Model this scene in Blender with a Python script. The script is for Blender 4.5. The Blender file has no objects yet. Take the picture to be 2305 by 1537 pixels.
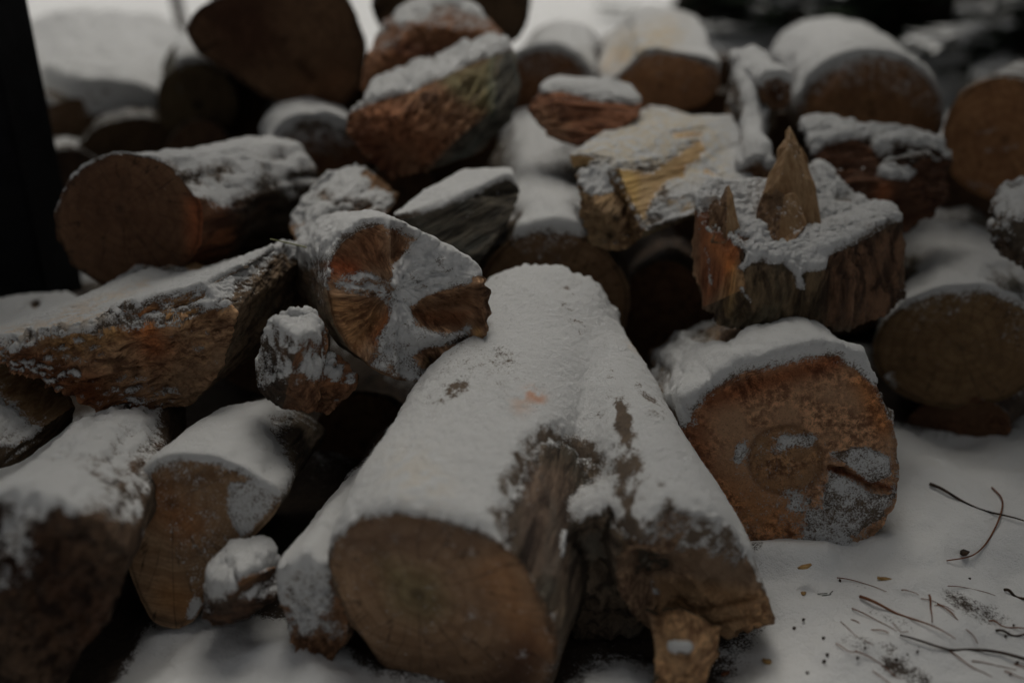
import bpy, math, random
import numpy as np
from mathutils import Vector
from mathutils.bvhtree import BVHTree
from mathutils.geometry import tessellate_polygon

# ------------------------------------------------------------------ camera, sky, sun, exposure
SC = bpy.context.scene
COL = SC.collection
H, PITCH, FOC, CW, CH = 0.72, math.radians(25.0), 2241.0, 1152.5, 768.5
cam = bpy.data.cameras.new("camera")
cam.sensor_width, cam.lens, cam.clip_start, cam.clip_end = 36.0, 35.0, 0.02, 400.0
cam.dof.use_dof, cam.dof.focus_distance, cam.dof.aperture_fstop = True, 1.16, 1.35
camo = bpy.data.objects.new("camera", cam); COL.objects.link(camo)
camo.location = (0, 0, H); camo.rotation_euler = (math.pi/2 - PITCH, 0, 0)
SC.camera = camo

SUN_EL, SUN_AZ = math.radians(63), math.radians(6)     # azimuth from +Y towards +X
w = bpy.data.worlds.new("World"); SC.world = w; w.use_nodes = True
nt = w.node_tree; bg = nt.nodes["Background"]
sky = nt.nodes.new("ShaderNodeTexSky"); sky.sky_type = 'NISHITA'; sky.sun_disc = False
sky.sun_elevation = SUN_EL; sky.sun_rotation = SUN_AZ; sky.dust_density = 5.0; sky.air_density = 1.0
hs = nt.nodes.new("ShaderNodeHueSaturation"); hs.inputs["Saturation"].default_value = 0.04   # overcast: nearly grey
nt.links.new(sky.outputs[0], hs.inputs["Color"]); nt.links.new(hs.outputs[0], bg.inputs["Color"])
bg.inputs["Strength"].default_value = 0.076
sun = bpy.data.lights.new("sun", 'SUN'); sun.energy = 1.75; sun.angle = math.radians(35); sun.color = (1.0, 0.93, 0.80)
suno = bpy.data.objects.new("sun", sun); COL.objects.link(suno)
sd = Vector((math.sin(SUN_AZ)*math.cos(SUN_EL), math.cos(SUN_AZ)*math.cos(SUN_EL), math.sin(SUN_EL)))
suno.rotation_euler = sd.to_track_quat('Z', 'Y').to_euler(); suno.location = (0, 6, 6)
vs = SC.view_settings
vs.view_transform, vs.look, vs.exposure, vs.gamma = 'Standard', 'None', -0.54, 1.0
SC.cycles.use_denoising = True
SC.cycles.max_bounces = 5; SC.cycles.diffuse_bounces = 3

# ------------------------------------------------------------------ pixel <-> world
FW = np.array([0, math.cos(PITCH), -math.sin(PITCH)]); DN = np.array([0, -math.sin(PITCH), -math.cos(PITCH)])
RT = np.array([1.0, 0, 0]); CAMP = np.array([0, 0, H])
def ray(px, py): return FW + RT*((px-CW)/FOC) + DN*((py-CH)/FOC)
def P(px, py, d): return CAMP + ray(px, py)*d
def proj(V):
    q = V - CAMP; d = q @ FW
    d = np.where(np.abs(d) < 1e-4, 1e-4, d)
    return CW + (q @ RT)/d*FOC, CH + (q @ DN)/d*FOC, d

# ------------------------------------------------------------------ noise
def _h(i, j, k, s):
    n = (i*374761393 + j*668265263 + k*2147483647 + s*1274126177).astype(np.int64) & 0xffffffff
    n = ((n ^ (n >> 13))*1274126177) & 0xffffffff
    n = ((n ^ (n >> 16))*2246822519) & 0xffffffff
    return ((n ^ (n >> 15)) & 0xffffff)/float(0xffffff)*2-1
def vn(p, s=0):
    f = np.floor(p); i = f.astype(np.int64); t = p-f; t = t*t*(3-2*t)
    x, y, z = i[:, 0], i[:, 1], i[:, 2]; a, b, c = t[:, 0], t[:, 1], t[:, 2]
    def L(u, v, q): return u+(v-u)*q
    return L(L(L(_h(x, y, z, s), _h(x+1, y, z, s), a), L(_h(x, y+1, z, s), _h(x+1, y+1, z, s), a), b),
             L(L(_h(x, y, z+1, s), _h(x+1, y, z+1, s), a), L(_h(x, y+1, z+1, s), _h(x+1, y+1, z+1, s), a), b), c)
def fbm(p, oct=4, s=0, g=0.5):
    o, a, t = 0, 1.0, 0
    for k in range(oct):
        o = o + a*vn(p*(2.03**k)+k*17.3, s+k); t += a; a *= g
    return o/t*1.6
def ridge(p, oct=3, s=0):
    o, a, t = 0, 1.0, 0
    for k in range(oct):
        o = o + a*(1-2*np.abs(vn(p*(2.1**k)+k*9.1, s+k))); t += a; a *= .5
    return o/t
def sstep(a, b, x): t = np.clip((x-a)/(b-a), 0, 1); return t*t*(3-2*t)

# ------------------------------------------------------------------ fields traced on the objects: (kind, geometry, softness, value)
def field(x, y, items):
    out = np.zeros_like(x)
    for it in items:
        if it[0] == 'seg':
            _, x1, y1, x2, y2, r, v = it
            dx, dy = x2-x1, y2-y1; L2 = dx*dx+dy*dy+1e-6
            t = np.clip(((x-x1)*dx+(y-y1)*dy)/L2, 0, 1)
            dd = np.hypot(x-x1-t*dx, y-y1-t*dy)
            out += v*np.exp(-(dd/r)**2)
        else:
            _, pts, soft, v = it
            out += v*sstep(soft, -soft, psdf(x, y, pts))
    return out
def psdf(x, y, pts):
    d = np.full(x.shape, 1e12); sgn = np.ones(x.shape); n = len(pts)
    for i in range(n):
        ax, ay = pts[i]; bx, by = pts[(i+1) % n]
        ex, ey = bx-ax, by-ay; wx, wy = x-ax, y-ay
        t = np.clip((wx*ex+wy*ey)/(ex*ex+ey*ey+1e-9), 0, 1)
        d = np.minimum(d, (wx-ex*t)**2+(wy-ey*t)**2)
        c = ((ay <= y) & (by > y)) | ((by <= y) & (ay > y))
        with np.errstate(divide='ignore', invalid='ignore'):
            xi = ax + (y-ay)/(by-ay if by != ay else 1e-9)*ex
        sgn = np.where(c & (x < xi), -sgn, sgn)
    return sgn*np.sqrt(d)

# ------------------------------------------------------------------ node materials
def M(name):
    m = bpy.data.materials.new(name); m.use_nodes = True
    nt = m.node_tree; b = nt.nodes["Principled BSDF"]; return m, nt, b
class N:
    def __init__(s, nt): s.nt = nt
    def n(s, t, **kw):
        x = s.nt.nodes.new(t)
        for k, v in kw.items():
            if k.startswith('i_'): 
                key = k[2:]; x.inputs[int(key) if key.isdigit() else key].default_value = v
            else: setattr(x, k, v)
        return x
    def l(s, a, b): s.nt.links.new(a, b)
    def math(s, op, a, b=None, clamp=False):
        x = s.n("ShaderNodeMath", operation=op, use_clamp=clamp)
        for i, v in enumerate((a, b)):
            if v is None: continue
            if isinstance(v, (int, float)): x.inputs[i].default_value = v
            else: s.l(v, x.inputs[i])
        return x.outputs[0]
    def mr(s, v, a, b, c=0., d=1., smooth=True):
        x = s.n("ShaderNodeMapRange", interpolation_type='SMOOTHSTEP' if smooth else 'LINEAR')
        s.l(v, x.inputs[0])
        for i, q in enumerate((a, b, c, d)): x.inputs[i+1].default_value = q
        return x.outputs[0]
    def mix(s, f, a, b, mode='MIX'):
        x = s.n("ShaderNodeMix", data_type='RGBA', blend_type=mode)
        for i, v in ((0, f), (6, a), (7, b)):
            if isinstance(v, (int, float)): x.inputs[i].default_value = v
            elif isinstance(v, tuple): x.inputs[i].default_value = (*v, 1)
            else: s.l(v, x.inputs[i])
        return x.outputs[2]
    def attr(s, name): return s.n("ShaderNodeAttribute", attribute_name=name)
    def noise(s, vec, scale, detail=4, rough=.55, stretch=None, dist=0.):
        if stretch:
            m = s.n("ShaderNodeVectorMath", operation='MULTIPLY'); s.l(vec, m.inputs[0]); m.inputs[1].default_value = stretch; vec = m.outputs[0]
        x = s.n("ShaderNodeTexNoise"); s.l(vec, x.inputs['Vector'])
        x.inputs['Scale'].default_value = scale; x.inputs['Detail'].default_value = detail
        x.inputs['Roughness'].default_value = rough; x.inputs['Distortion'].default_value = dist
        return x.outputs[0]
    def bump(s, h, dist, strength=1., nrm=None):
        x = s.n("ShaderNodeBump"); x.inputs['Distance'].default_value = dist; x.inputs['Strength'].default_value = strength
        s.l(h, x.inputs['Height'])
        if nrm: s.l(nrm, x.inputs['Normal'])
        return x.outputs[0]

SNOW = (.80, .805, .81)
def speckle(g, lc):
    """snow grains where the snow cover runs thin: from the stored cover value and a fine grain"""
    sc = g.attr("cover").outputs['Fac']; lc = g.n("ShaderNodeTexCoord").outputs['Object']
    a = g.noise(lc, 420, 2, .7); b = g.noise(lc, 90, 3, .6)
    v = g.math('ADD', sc, g.math('MULTIPLY', g.math('SUBTRACT', a, .5), 1.5))
    v = g.math('ADD', v, g.math('MULTIPLY', g.math('SUBTRACT', b, .5), 1.0))
    return g.mr(v, -.26, .24)
def finish(g, b, col, f, bumpn, rough=.85):
    c = g.mix(f, col, SNOW); g.l(c, b.inputs['Base Color']); g.l(bumpn, b.inputs['Normal'])
    b.inputs['Roughness'].default_value = rough; b.inputs['Specular IOR Level'].default_value = .25

def mat_bark():
    m, nt, b = M("bark"); g = N(nt); lc = g.attr("lc").outputs['Vector']; tint = g.attr("tint").outputs['Color']
    n1 = g.noise(lc, 60, 6, .65, (1, 1, .22), .6); n2 = g.noise(lc, 14, 4, .6, (1, 1, .5)); n3 = g.noise(lc, 300, 3, .7, (1, 1, .35))
    c = g.mix(g.mr(n1, .38, .62), (.045, .034, .026), (.21, .165, .12))
    c = g.mix(g.mr(n2, .48, .66), c, (.15, .14, .115)); c = g.mix(g.mr(n3, .3, .7, .0, .35), c, (.02, .017, .014))
    c = g.mix(1., c, tint, 'MULTIPLY')
    f = speckle(g, lc)
    h = g.math('ADD', g.math('MULTIPLY', n1, 1.), g.math('MULTIPLY', n3, .35))
    h = g.math('ADD', h, g.math('MULTIPLY', f, .3))
    finish(g, b, c, f, g.bump(h, .006, .9)); return m
def mat_cut():
    m, nt, b = M("sawn_end_grain"); g = N(nt); lc = g.attr("lc").outputs['Vector']; tint = g.attr("tint").outputs['Color']
    sep = g.n("ShaderNodeSeparateXYZ"); g.l(lc, sep.inputs[0]); u, v = sep.outputs[0], sep.outputs[1]
    r = g.math('SQRT', g.math('ADD', g.math('MULTIPLY', u, u), g.math('MULTIPLY', v, v)))
    big = g.noise(lc, 9, 3, .5); mid = g.noise(lc, 35, 5, .6); fine = g.noise(lc, 350, 3, .7)
    rr = g.math('ADD', r, g.math('MULTIPLY', big, .07))
    ring = g.math('SINE', g.math('MULTIPLY', rr, 1400.))
    ring2 = g.math('SINE', g.math('MULTIPLY', rr, 370.))
    c = g.mix(g.mr(mid, .3, .7), (.27, .175, .105), (.42, .29, .185))
    c = g.mix(g.mr(ring, -1, 1, 0, .34), c, (.19, .105, .055)); c = g.mix(g.mr(ring2, 0, 1, 0, .45), c, (.2, .115, .06))
    c = g.mix(g.mr(big, .45, .7, 0, .55), c, (.23, .145, .09)); c = g.mix(g.mr(fine, .45, .75, 0, .4), c, (.16, .09, .05))
    c = g.mix(g.mr(r, .0, .012, .7, 0), c, (.08, .05, .03))
    ang = g.math('ARCTAN2', v, u)
    cmb = g.n("ShaderNodeCombineXYZ"); g.l(g.math('MULTIPLY', ang, 5.), cmb.inputs[0]); g.l(g.math('MULTIPLY', r, 6.), cmb.inputs[1])
    rad = g.noise(cmb.outputs[0], 2.2, 3, .6)
    c = g.mix(g.mr(rad, .60, .70, 0, .35), c, (.13, .075, .04))
    saw = g.noise(lc, 1, 3, .6, (50, 900, 1)); blot = g.noise(lc, 22, 4, .6, dist=1.5)
    c = g.mix(g.mr(blot, .50, .60, 0, .45), c, (.17, .105, .065)); c = g.mix(g.mr(saw, .5, .7, 0, .35), c, (.16, .10, .06))
    crk = g.n("ShaderNodeCombineXYZ"); g.l(g.math('MULTIPLY', ang, 1.6), crk.inputs[0]); g.l(g.math('MULTIPLY', r, 2.), crk.inputs[1])
    ck = g.noise(crk.outputs[0], 3.2, 2, .5, dist=.4); ck = g.math('ABSOLUTE', g.math('SUBTRACT', ck, .5))
    c = g.mix(g.mr(ck, .0, .012, .8, 0), c, (.04, .025, .015))
    c = g.mix(1., c, tint, 'MULTIPLY'); f = speckle(g, lc)
    h = g.math('ADD', g.math('MULTIPLY', saw, .5), fine); h = g.math('ADD', h, g.math('MULTIPLY', f, .8))
    finish(g, b, c, f, g.bump(h, .0022, .9), .8); return m
def mat_frac():
    m, nt, b = M("torn_wood"); g = N(nt); lc = g.attr("lc").outputs['Vector']; tint = g.attr("tint").outputs['Color']
    big = g.noise(lc, 16, 4, .6); mid = g.noise(lc, 130, 5, .7, (1, 1, .09), .25); fine = g.noise(lc, 480, 3, .75, (1, 1, .2))
    c = g.mix(g.mr(mid, .38, .64), (.17, .10, .065), (.58, .40, .26))
    c = g.mix(g.mr(big, .45, .62), c, (.38, .27, .185)); c = g.mix(g.mr(big, .40, .3, 0, .7), c, (.075, .040, .026))
    c = g.mix(g.mr(fine, .5, .75, 0, .6), c, (.09, .045, .022))
    c = g.mix(1., c, tint, 'MULTIPLY')
    f = speckle(g, lc); h = g.math('ADD', mid, g.math('MULTIPLY', fine, .5)); h = g.math('ADD', h, g.math('MULTIPLY', f, .3))
    finish(g, b, c, f, g.bump(h, .012, 1.), .85); return m
def mat_pale():
    m, nt, b = M("split_pale_wood"); g = N(nt); lc = g.attr("lc").outputs['Vector']; tint = g.attr("tint").outputs['Color']
    mid = g.noise(lc, 120, 5, .65, (1, 1, .06), .3); fine = g.noise(lc, 400, 3, .7, (1, 1, .1)); big = g.noise(lc, 18, 3)
    c = g.mix(g.mr(mid, .3, .7), (.34, .22, .12), (.58, .43, .27)); c = g.mix(g.mr(fine, .5, .75, 0, .4), c, (.2, .1, .05))
    c = g.mix(g.mr(big, .5, .7, 0, .5), c, (.30, .16, .07)); c = g.mix(1., c, tint, 'MULTIPLY')
    f = speckle(g, lc); h = g.math('ADD', mid, g.math('MULTIPLY', fine, .5))
    finish(g, b, c, f, g.bump(h, .003, .9), .7); return m
def mat_snow():
    m, nt, b = M("snow"); g = N(nt); lc = g.n("ShaderNodeTexCoord").outputs['Object']; tint = g.attr("tint").outputs['Color']
    f = speckle(g, lc)
    fine = g.noise(lc, 420, 3, .8); mid = g.noise(lc, 110, 4, .65)
    under = g.mix(g.noise(lc, 70, 3, .6), (.07, .056, .046), (.27, .20, .145))
    s = g.mix(1., SNOW, tint, 'MULTIPLY')
    c = g.mix(f, under, s); g.l(c, b.inputs['Base Color'])
    grain = g.noise(lc, 1300, 2, .8)
    h = g.math('ADD', g.math('ADD', g.math('MULTIPLY', fine, .9), mid), g.math('MULTIPLY', grain, .5))
    g.l(g.bump(h, .0052, .9), b.inputs['Normal'])
    b.inputs['Roughness'].default_value = .75; b.inputs['Specular IOR Level'].default_value = .2
    return m
def mat_ground():
    m, nt, b = M("snow_ground"); g = N(nt); lc = g.attr("lc").outputs['Vector']; bare = g.attr("cover").outputs['Fac']
    f = speckle(g, lc); fine = g.noise(lc, 500, 3, .75); mid = g.noise(lc, 90, 4, .65)
    soil = g.mix(g.noise(lc, 120, 4, .7), (.02, .016, .013), (.11, .08, .06))
    g.l(g.mix(f, soil, SNOW), b.inputs['Base Color'])
    h = g.math('ADD', g.math('MULTIPLY', fine, .5), mid); g.l(g.bump(h, .004, .8), b.inputs['Normal'])
    b.inputs['Roughness'].default_value = .8; b.inputs['Specular IOR Level'].default_value = .2
    return m
def mat_plain(name, c1, c2, scale=40, rough=.8, stretch=(1, 1, 1)):
    m, nt, b = M(name); g = N(nt); tc = g.n("ShaderNodeTexCoord").outputs['Object']
    n_ = g.noise(tc, scale, 5, .6, stretch)
    g.l(g.mix(g.mr(n_, .35, .65), c1, c2), b.inputs['Base Color']); g.l(g.bump(n_, .004, .6), b.inputs['Normal'])
    b.inputs['Roughness'].default_value = rough; b.inputs['Specular IOR Level'].default_value = .1 if name.startswith('black') else .3; return m
MAT = dict(bark=mat_bark(), cut=mat_cut(), frac=mat_frac(), pale=mat_pale(), snow=mat_snow(), ground=mat_ground(),
           post=mat_plain("black_painted_timber", (.002, .002, .0025), (.005, .005, .006), 20),
           needle=mat_plain("evergreen_foliage", (.012, .022, .012), (.04, .06, .03), 8),
           treebark=mat_plain("tree_bark", (.02, .015, .012), (.07, .052, .042), 12, .9, (1, 1, .2)),
           straw=mat_plain("dry_straw", (.30, .17, .06), (.5, .32, .13), 90),
           twig=mat_plain("twig_bark", (.02, .014, .01), (.06, .035, .02), 90),
           redstem=mat_plain("red_brown_stem", (.14, .05, .025), (.22, .09, .04), 90),
           green=mat_plain("dry_grass_blade", (.20, .22, .10), (.34, .33, .18), 90),
           farsnow=mat_plain("branch_snow", (.74, .745, .75), (.8, .805, .81), 20))
PARTNAME = dict(bark='bark', cut='cut_face', frac='broken_face', pale='split_face')

# ------------------------------------------------------------------ mesh helpers
def tri_normals(V, F):
    n = np.cross(V[F[:, 1]]-V[F[:, 0]], V[F[:, 2]]-V[F[:, 0]])
    vn_ = np.zeros_like(V)
    for k in range(3): np.add.at(vn_, F[:, k], n)
    return vn_/(np.linalg.norm(vn_, axis=1, keepdims=True)+1e-12)
def edges_of(F):
    e = np.sort(np.vstack([F[:, [0, 1]], F[:, [1, 2]], F[:, [2, 0]]]), axis=1)
    return np.unique(e, axis=0)
def smooth(X, E, it, lam=.6, nV=None):
    deg = np.bincount(E.ravel(), minlength=len(X)).astype(float)[:, None]+1e-9
    X = X.copy()
    for _ in range(it):
        s = np.stack([np.bincount(E[:, 0], X[E[:, 1], k], len(X)) + np.bincount(E[:, 1], X[E[:, 0], k], len(X)) for k in range(X.shape[1])], 1)
        X = X*(1-lam) + lam*s/deg
    return X
def mk(name, V, F, mat, parent=None, attrs=None, origin=(0, 0, 0), smooth_sh=True):
    me = bpy.data.meshes.new(name); V = np.asarray(V)-np.asarray(origin)
    nf = len(F); k = F.shape[1]
    me.vertices.add(len(V)); me.vertices.foreach_set('co', V.astype(np.float32).ravel())
    me.loops.add(nf*k); me.loops.foreach_set('vertex_index', F.astype(np.int32).ravel())
    me.polygons.add(nf); me.polygons.foreach_set('loop_start', np.arange(0, nf*k, k, dtype=np.int32))
    me.polygons.foreach_set('use_smooth', np.full(nf, smooth_sh))
    me.update(calc_edges=True)
    for an, av in (attrs or {}).items():
        t = 'FLOAT' if av.ndim == 1 else ('FLOAT_VECTOR' if an == 'lc' else 'FLOAT_COLOR')
        a = me.attributes.new(an, t, 'POINT')
        if t == 'FLOAT': a.data.foreach_set('value', av.astype(np.float32))
        elif t == 'FLOAT_VECTOR': a.data.foreach_set('vector', av.astype(np.float32).ravel())
        else: a.data.foreach_set('color', np.hstack([av, np.ones((len(av), 1))]).astype(np.float32).ravel())
    me.materials.append(mat)
    o = bpy.data.objects.new(name, me); COL.objects.link(o)
    if parent: o.parent = parent
    else: o.location = origin
    return o
def sub(V, F, mask, attrs):
    f = F[mask]; idx = np.unique(f); remap = np.full(len(V), -1); remap[idx] = np.arange(len(idx))
    return V[idx], remap[f], {k: a[idx] for k, a in attrs.items()}

# ------------------------------------------------------------------ wood pieces
PIECES = []
def fuse(g, vox, it=14):
    """weld overlapping closed pieces into one continuous surface"""
    me = bpy.data.meshes.new('tmp'); me.from_pydata([tuple(v) for v in g['V']], [], [tuple(int(i) for i in f) for f in g['F']]); me.update()
    o = bpy.data.objects.new('tmp', me); COL.objects.link(o); md = o.modifiers.new('r', 'REMESH'); md.mode = 'VOXEL'; md.voxel_size = vox
    dg = bpy.context.evaluated_depsgraph_get(); e = o.evaluated_get(dg); m2 = e.to_mesh(); m2.calc_loop_triangles()
    V = np.empty(len(m2.vertices)*3); m2.vertices.foreach_get('co', V); V = V.reshape(-1, 3)
    F = np.empty(len(m2.loop_triangles)*3, np.int32); m2.loop_triangles.foreach_get('vertices', F); F = F.reshape(-1, 3).astype(int)
    e.to_mesh_clear(); bpy.data.objects.remove(o); bpy.data.meshes.remove(me)
    bv = BVHTree.FromPolygons([tuple(v) for v in g['V']], [tuple(int(i) for i in f) for f in g['F']])
    fi = np.array([bv.find_nearest(Vector(v))[2] for v in V]); vi = g['F'][fi, 0]
    cf = V[F].mean(1); mf = g['m'][np.array([bv.find_nearest(Vector(v))[2] for v in cf])]
    E = edges_of(F); n = tri_normals(V, F); S = smooth(V, E, it, .6); k = (sstep(.15, .5, n[:, 2])*(1-g['cap'][vi]))[:, None]
    V = V*(1-k)+S*k
    return dict(V=V, F=F, m=mf, lc=smooth(g['lc'][vi], E, 1, .5), Vp=g['Vp'], Fp=g['Fp'], cap=g['cap'][vi], rim=g['rim'][vi])
def resample(pts, n, sm):
    p = np.asarray(pts, float); q = np.vstack([p, p[:1]]); s = np.r_[0, np.cumsum(np.linalg.norm(np.diff(q, axis=0), axis=1))]
    t = np.linspace(0, s[-1], 720, endpoint=False); o = np.stack([np.interp(t, s, q[:, k]) for k in (0, 1)], 1)
    if sm > 0:
        k = np.arange(-120, 121); gk = np.exp(-.5*(k/(sm))**2); gk /= gk.sum()
        o = np.stack([np.convolve(np.r_[o[-120:, c], o[:, c], o[:120, c]], gk, 'valid') for c in (0, 1)], 1)
    i = np.linspace(0, 720, n, endpoint=False).astype(int)
    return o[i]
def ell(cx, cy, rx, ry, rot=0, n=28, jit=.02, seed=1):
    rnd = random.Random(seed); r = math.radians(rot); out = []
    for k in range(n):
        a = 2*math.pi*k/n; q = 1+rnd.uniform(-jit, jit); x, y = rx*math.cos(a)*q, ry*math.sin(a)*q
        out.append((cx+x*math.cos(r)-y*math.sin(r), cy+x*math.sin(r)+y*math.cos(r)))
    return out
def loft(outline, d, back, bs=.95, normal=None, res=.0035, cap='cut', side='bark', crough=.001, srough=.004, capfn=None,
         sm=7, seed=0, bow=0., midscale=1., pith=None, edge=0.0, fib=False):
    """a round or split billet: traced end, extruded to its far end. Returns V,F(tri),mat per face,lc, proxy"""
    C1p = np.mean(resample(outline, 200, 0), axis=0)
    C1 = P(C1p[0], C1p[1], d); C2 = P(*back); L = np.linalg.norm(C2-C1); ax = (C2-C1)/L
    nrm = -ax if normal is None else np.asarray(normal, float)/np.linalg.norm(normal)
    up = np.array([0, 0, 1.]); e1 = np.cross(ax, up); e1 /= np.linalg.norm(e1); e2 = np.cross(e1, ax)
    def build(n, m, K):
        o2 = resample(outline, n, sm)
        R = np.array([ray(x, y) for x, y in o2]); t = ((C1-CAMP) @ nrm)/(R @ nrm); O = CAMP+R*t[:, None]
        Pc = C1 if pith is None else None
        if pith is not None:
            r0 = ray(*pith); Pc = CAMP + r0*(((C1-CAMP) @ nrm)/(r0 @ nrm))
        rel = O-Pc
        Vs, = [[]]
        Vs.append(Pc[None])
        for k in range(1, K): Vs.append(Pc+rel*(k/K))
        capn = 1+(K-1)*n
        perp = rel-(rel @ ax)[:, None]*ax
        for j in range(m+1):
            tt = j/m; s = 1+(bs-1)*tt+(midscale-1)*4*tt*(1-tt)
            along = (rel @ ax)*(1-tt)
            Vs.append(Pc+ax*(L*tt)+along[:, None]*ax+perp*s+up*bow*4*tt*(1-tt))
        sideN = (m+1)*n
        for q in (.66, .33): Vs.append(Pc+ax*L+perp*bs*q)
        Vs.append((Pc+ax*L)[None])
        V = np.vstack(Vs); F, mt = [], []
        i = np.arange(n); i2 = (i+1) % n
        F.append(np.stack([np.zeros(n, int), 1+i2, 1+i], 1)); mt += [0]*n
        rs = [1+(k)*n for k in range(K-1)]+[capn]      # start index of ring k
        for k in range(len(rs)-1):
            a, b = rs[k], rs[k+1]
            F += [np.stack([a+i, a+i2, b+i2], 1), np.stack([a+i, b+i2, b+i], 1)]; mt += [0]*(2*n)
        ss = [capn+j*n for j in range(m+1)]
        for j in range(m):
            a, b = ss[j], ss[j+1]
            F += [np.stack([a+i, a+i2, b+i2], 1), np.stack([a+i, b+i2, b+i], 1)]; mt += [1]*(2*n)
        bsn = [ss[-1], capn+sideN, capn+sideN+n]
        for k in range(2):
            a, b = bsn[k], bsn[k+1]
            F += [np.stack([a+i, a+i2, b+i2], 1), np.stack([a+i, b+i2, b+i], 1)]; mt += [2]*(2*n)
        c = len(V)-1; F.append(np.stack([bsn[2]+i, bsn[2]+i2, np.full(n, c)], 1)); mt += [2]*n
        F = np.vstack(F); mt = np.array(mt)
        # consistent outward orientation
        nv = np.cross(V[F[:, 1]]-V[F[:, 0]], V[F[:, 2]]-V[F[:, 0]]); cen = V[F].mean(1)
        vol = (cen-(Pc+ax*L*.5)); sgn = (nv*vol).sum(1).sum()
        if sgn < 0: F = F[:, ::-1]
        kind = np.zeros(len(V), int); kind[capn:capn+sideN] = 1; kind[capn+sideN:] = 2
        rad = np.zeros(len(V)); rad[1:capn] = np.repeat(np.arange(1, K)/K, n); rad[capn:capn+n] = 1
        along = np.zeros(len(V)); along[capn:capn+sideN] = np.repeat(np.linspace(0, L, m+1), n); along[capn+sideN:] = L
        return V, F, mt, kind, rad, along, Pc
    per = 0; o2 = resample(outline, 200, sm); Rr = np.array([P(x, y, d) for x, y in o2]); per = np.linalg.norm(np.diff(Rr, axis=0), axis=1).sum()
    n = int(np.clip(per/res, 40, 420)); m = int(np.clip(L/res, 8, 220)); K = int(np.clip(per/6.28/res*1.1, 6, 110))
    Vp, Fp, *_ = build(28, 8, 2)
    V, F, mt, kind, rad, along, Pc = build(n, m, K)
    q = V-Pc; lc = np.stack([q @ e1, q @ e2, q @ ax], 1)
    so = seed*3.71
    # sides: bark relief
    radial = q-(q @ ax)[:, None]*ax; rl = np.linalg.norm(radial, axis=1, keepdims=True)+1e-9; radial /= rl
    sp = lc*np.array([1, 1, .3])+so
    bk = fbm(sp*38, 4, seed)*srough + ridge(sp*90, 2, seed+5)*srough*.35 + fbm(lc*7+so, 2, seed+9)*srough*1.6
    isside = (kind == 1)
    V = V+radial*(bk*isside*np.where(along < .004, .4, 1))[:, None]
    # front face relief (rim included, fading along the side)
    px, py, _ = proj(V)
    x2 = lc[:, :2]
    hh = (fbm(np.c_[x2*40, np.zeros(len(V))]+so, 5, seed+3, .6)+.35*fbm(np.c_[x2*260, np.zeros(len(V))]+so, 2, seed+8))*crough
    if fib:
        fa_ = np.arctan2(lc[:, 1], lc[:, 0])
        an = np.arctan2(lc[:, 1], lc[:, 0]); hh = hh + crough*.22*ridge(np.c_[an*26+fbm(lc*30, 2, 3), rl[:, 0]*30, np.zeros(len(V))+so], 2, seed+24)*sstep(.25, .7, rad+isside) + crough*.55*fbm(np.c_[an*5, rl[:, 0]*22, np.zeros(len(V))+so], 3, seed+4)*sstep(.1, .5, rad+isside)
    if capfn is not None: hh = hh+capfn(px, py, lc)
    if edge: hh = hh + edge*ridge(np.c_[np.arctan2(lc[:, 1], lc[:, 0])*22, rl[:, 0]*25, np.zeros(len(V))+so], 3, seed+14)*sstep(.72, 1., rad+isside)
    fall = np.where(kind == 0, 1., np.exp(-along/.02)*(kind == 1))
    V = V - ax*(hh*fall)[:, None]
    V[kind == 0] += (radial*(fbm(lc*60+so, 3, seed+7)*crough*.5*rad)[:, None])[kind == 0]*0
    if fib:
        k_ = kind == 0; rr_ = np.hypot(lc[:, 0], lc[:, 1]); wv_ = fbm(lc*16+so, 2, 5)*.3; lc[k_] = np.stack([(fa_+wv_)*.07, fbm(lc*15, 2, 9)*.02, rr_], 1)[k_]
    mats = np.where(mt == 0, cap, side)
    lc[:, 2] += so
    return dict(V=V, F=F, m=mats, lc=lc, Vp=Vp, Fp=Fp, cap=np.where(kind == 0, np.clip((1-rad)*12, 0, 1), 0.), rim=np.where(kind == 0, rad, 0.))
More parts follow.
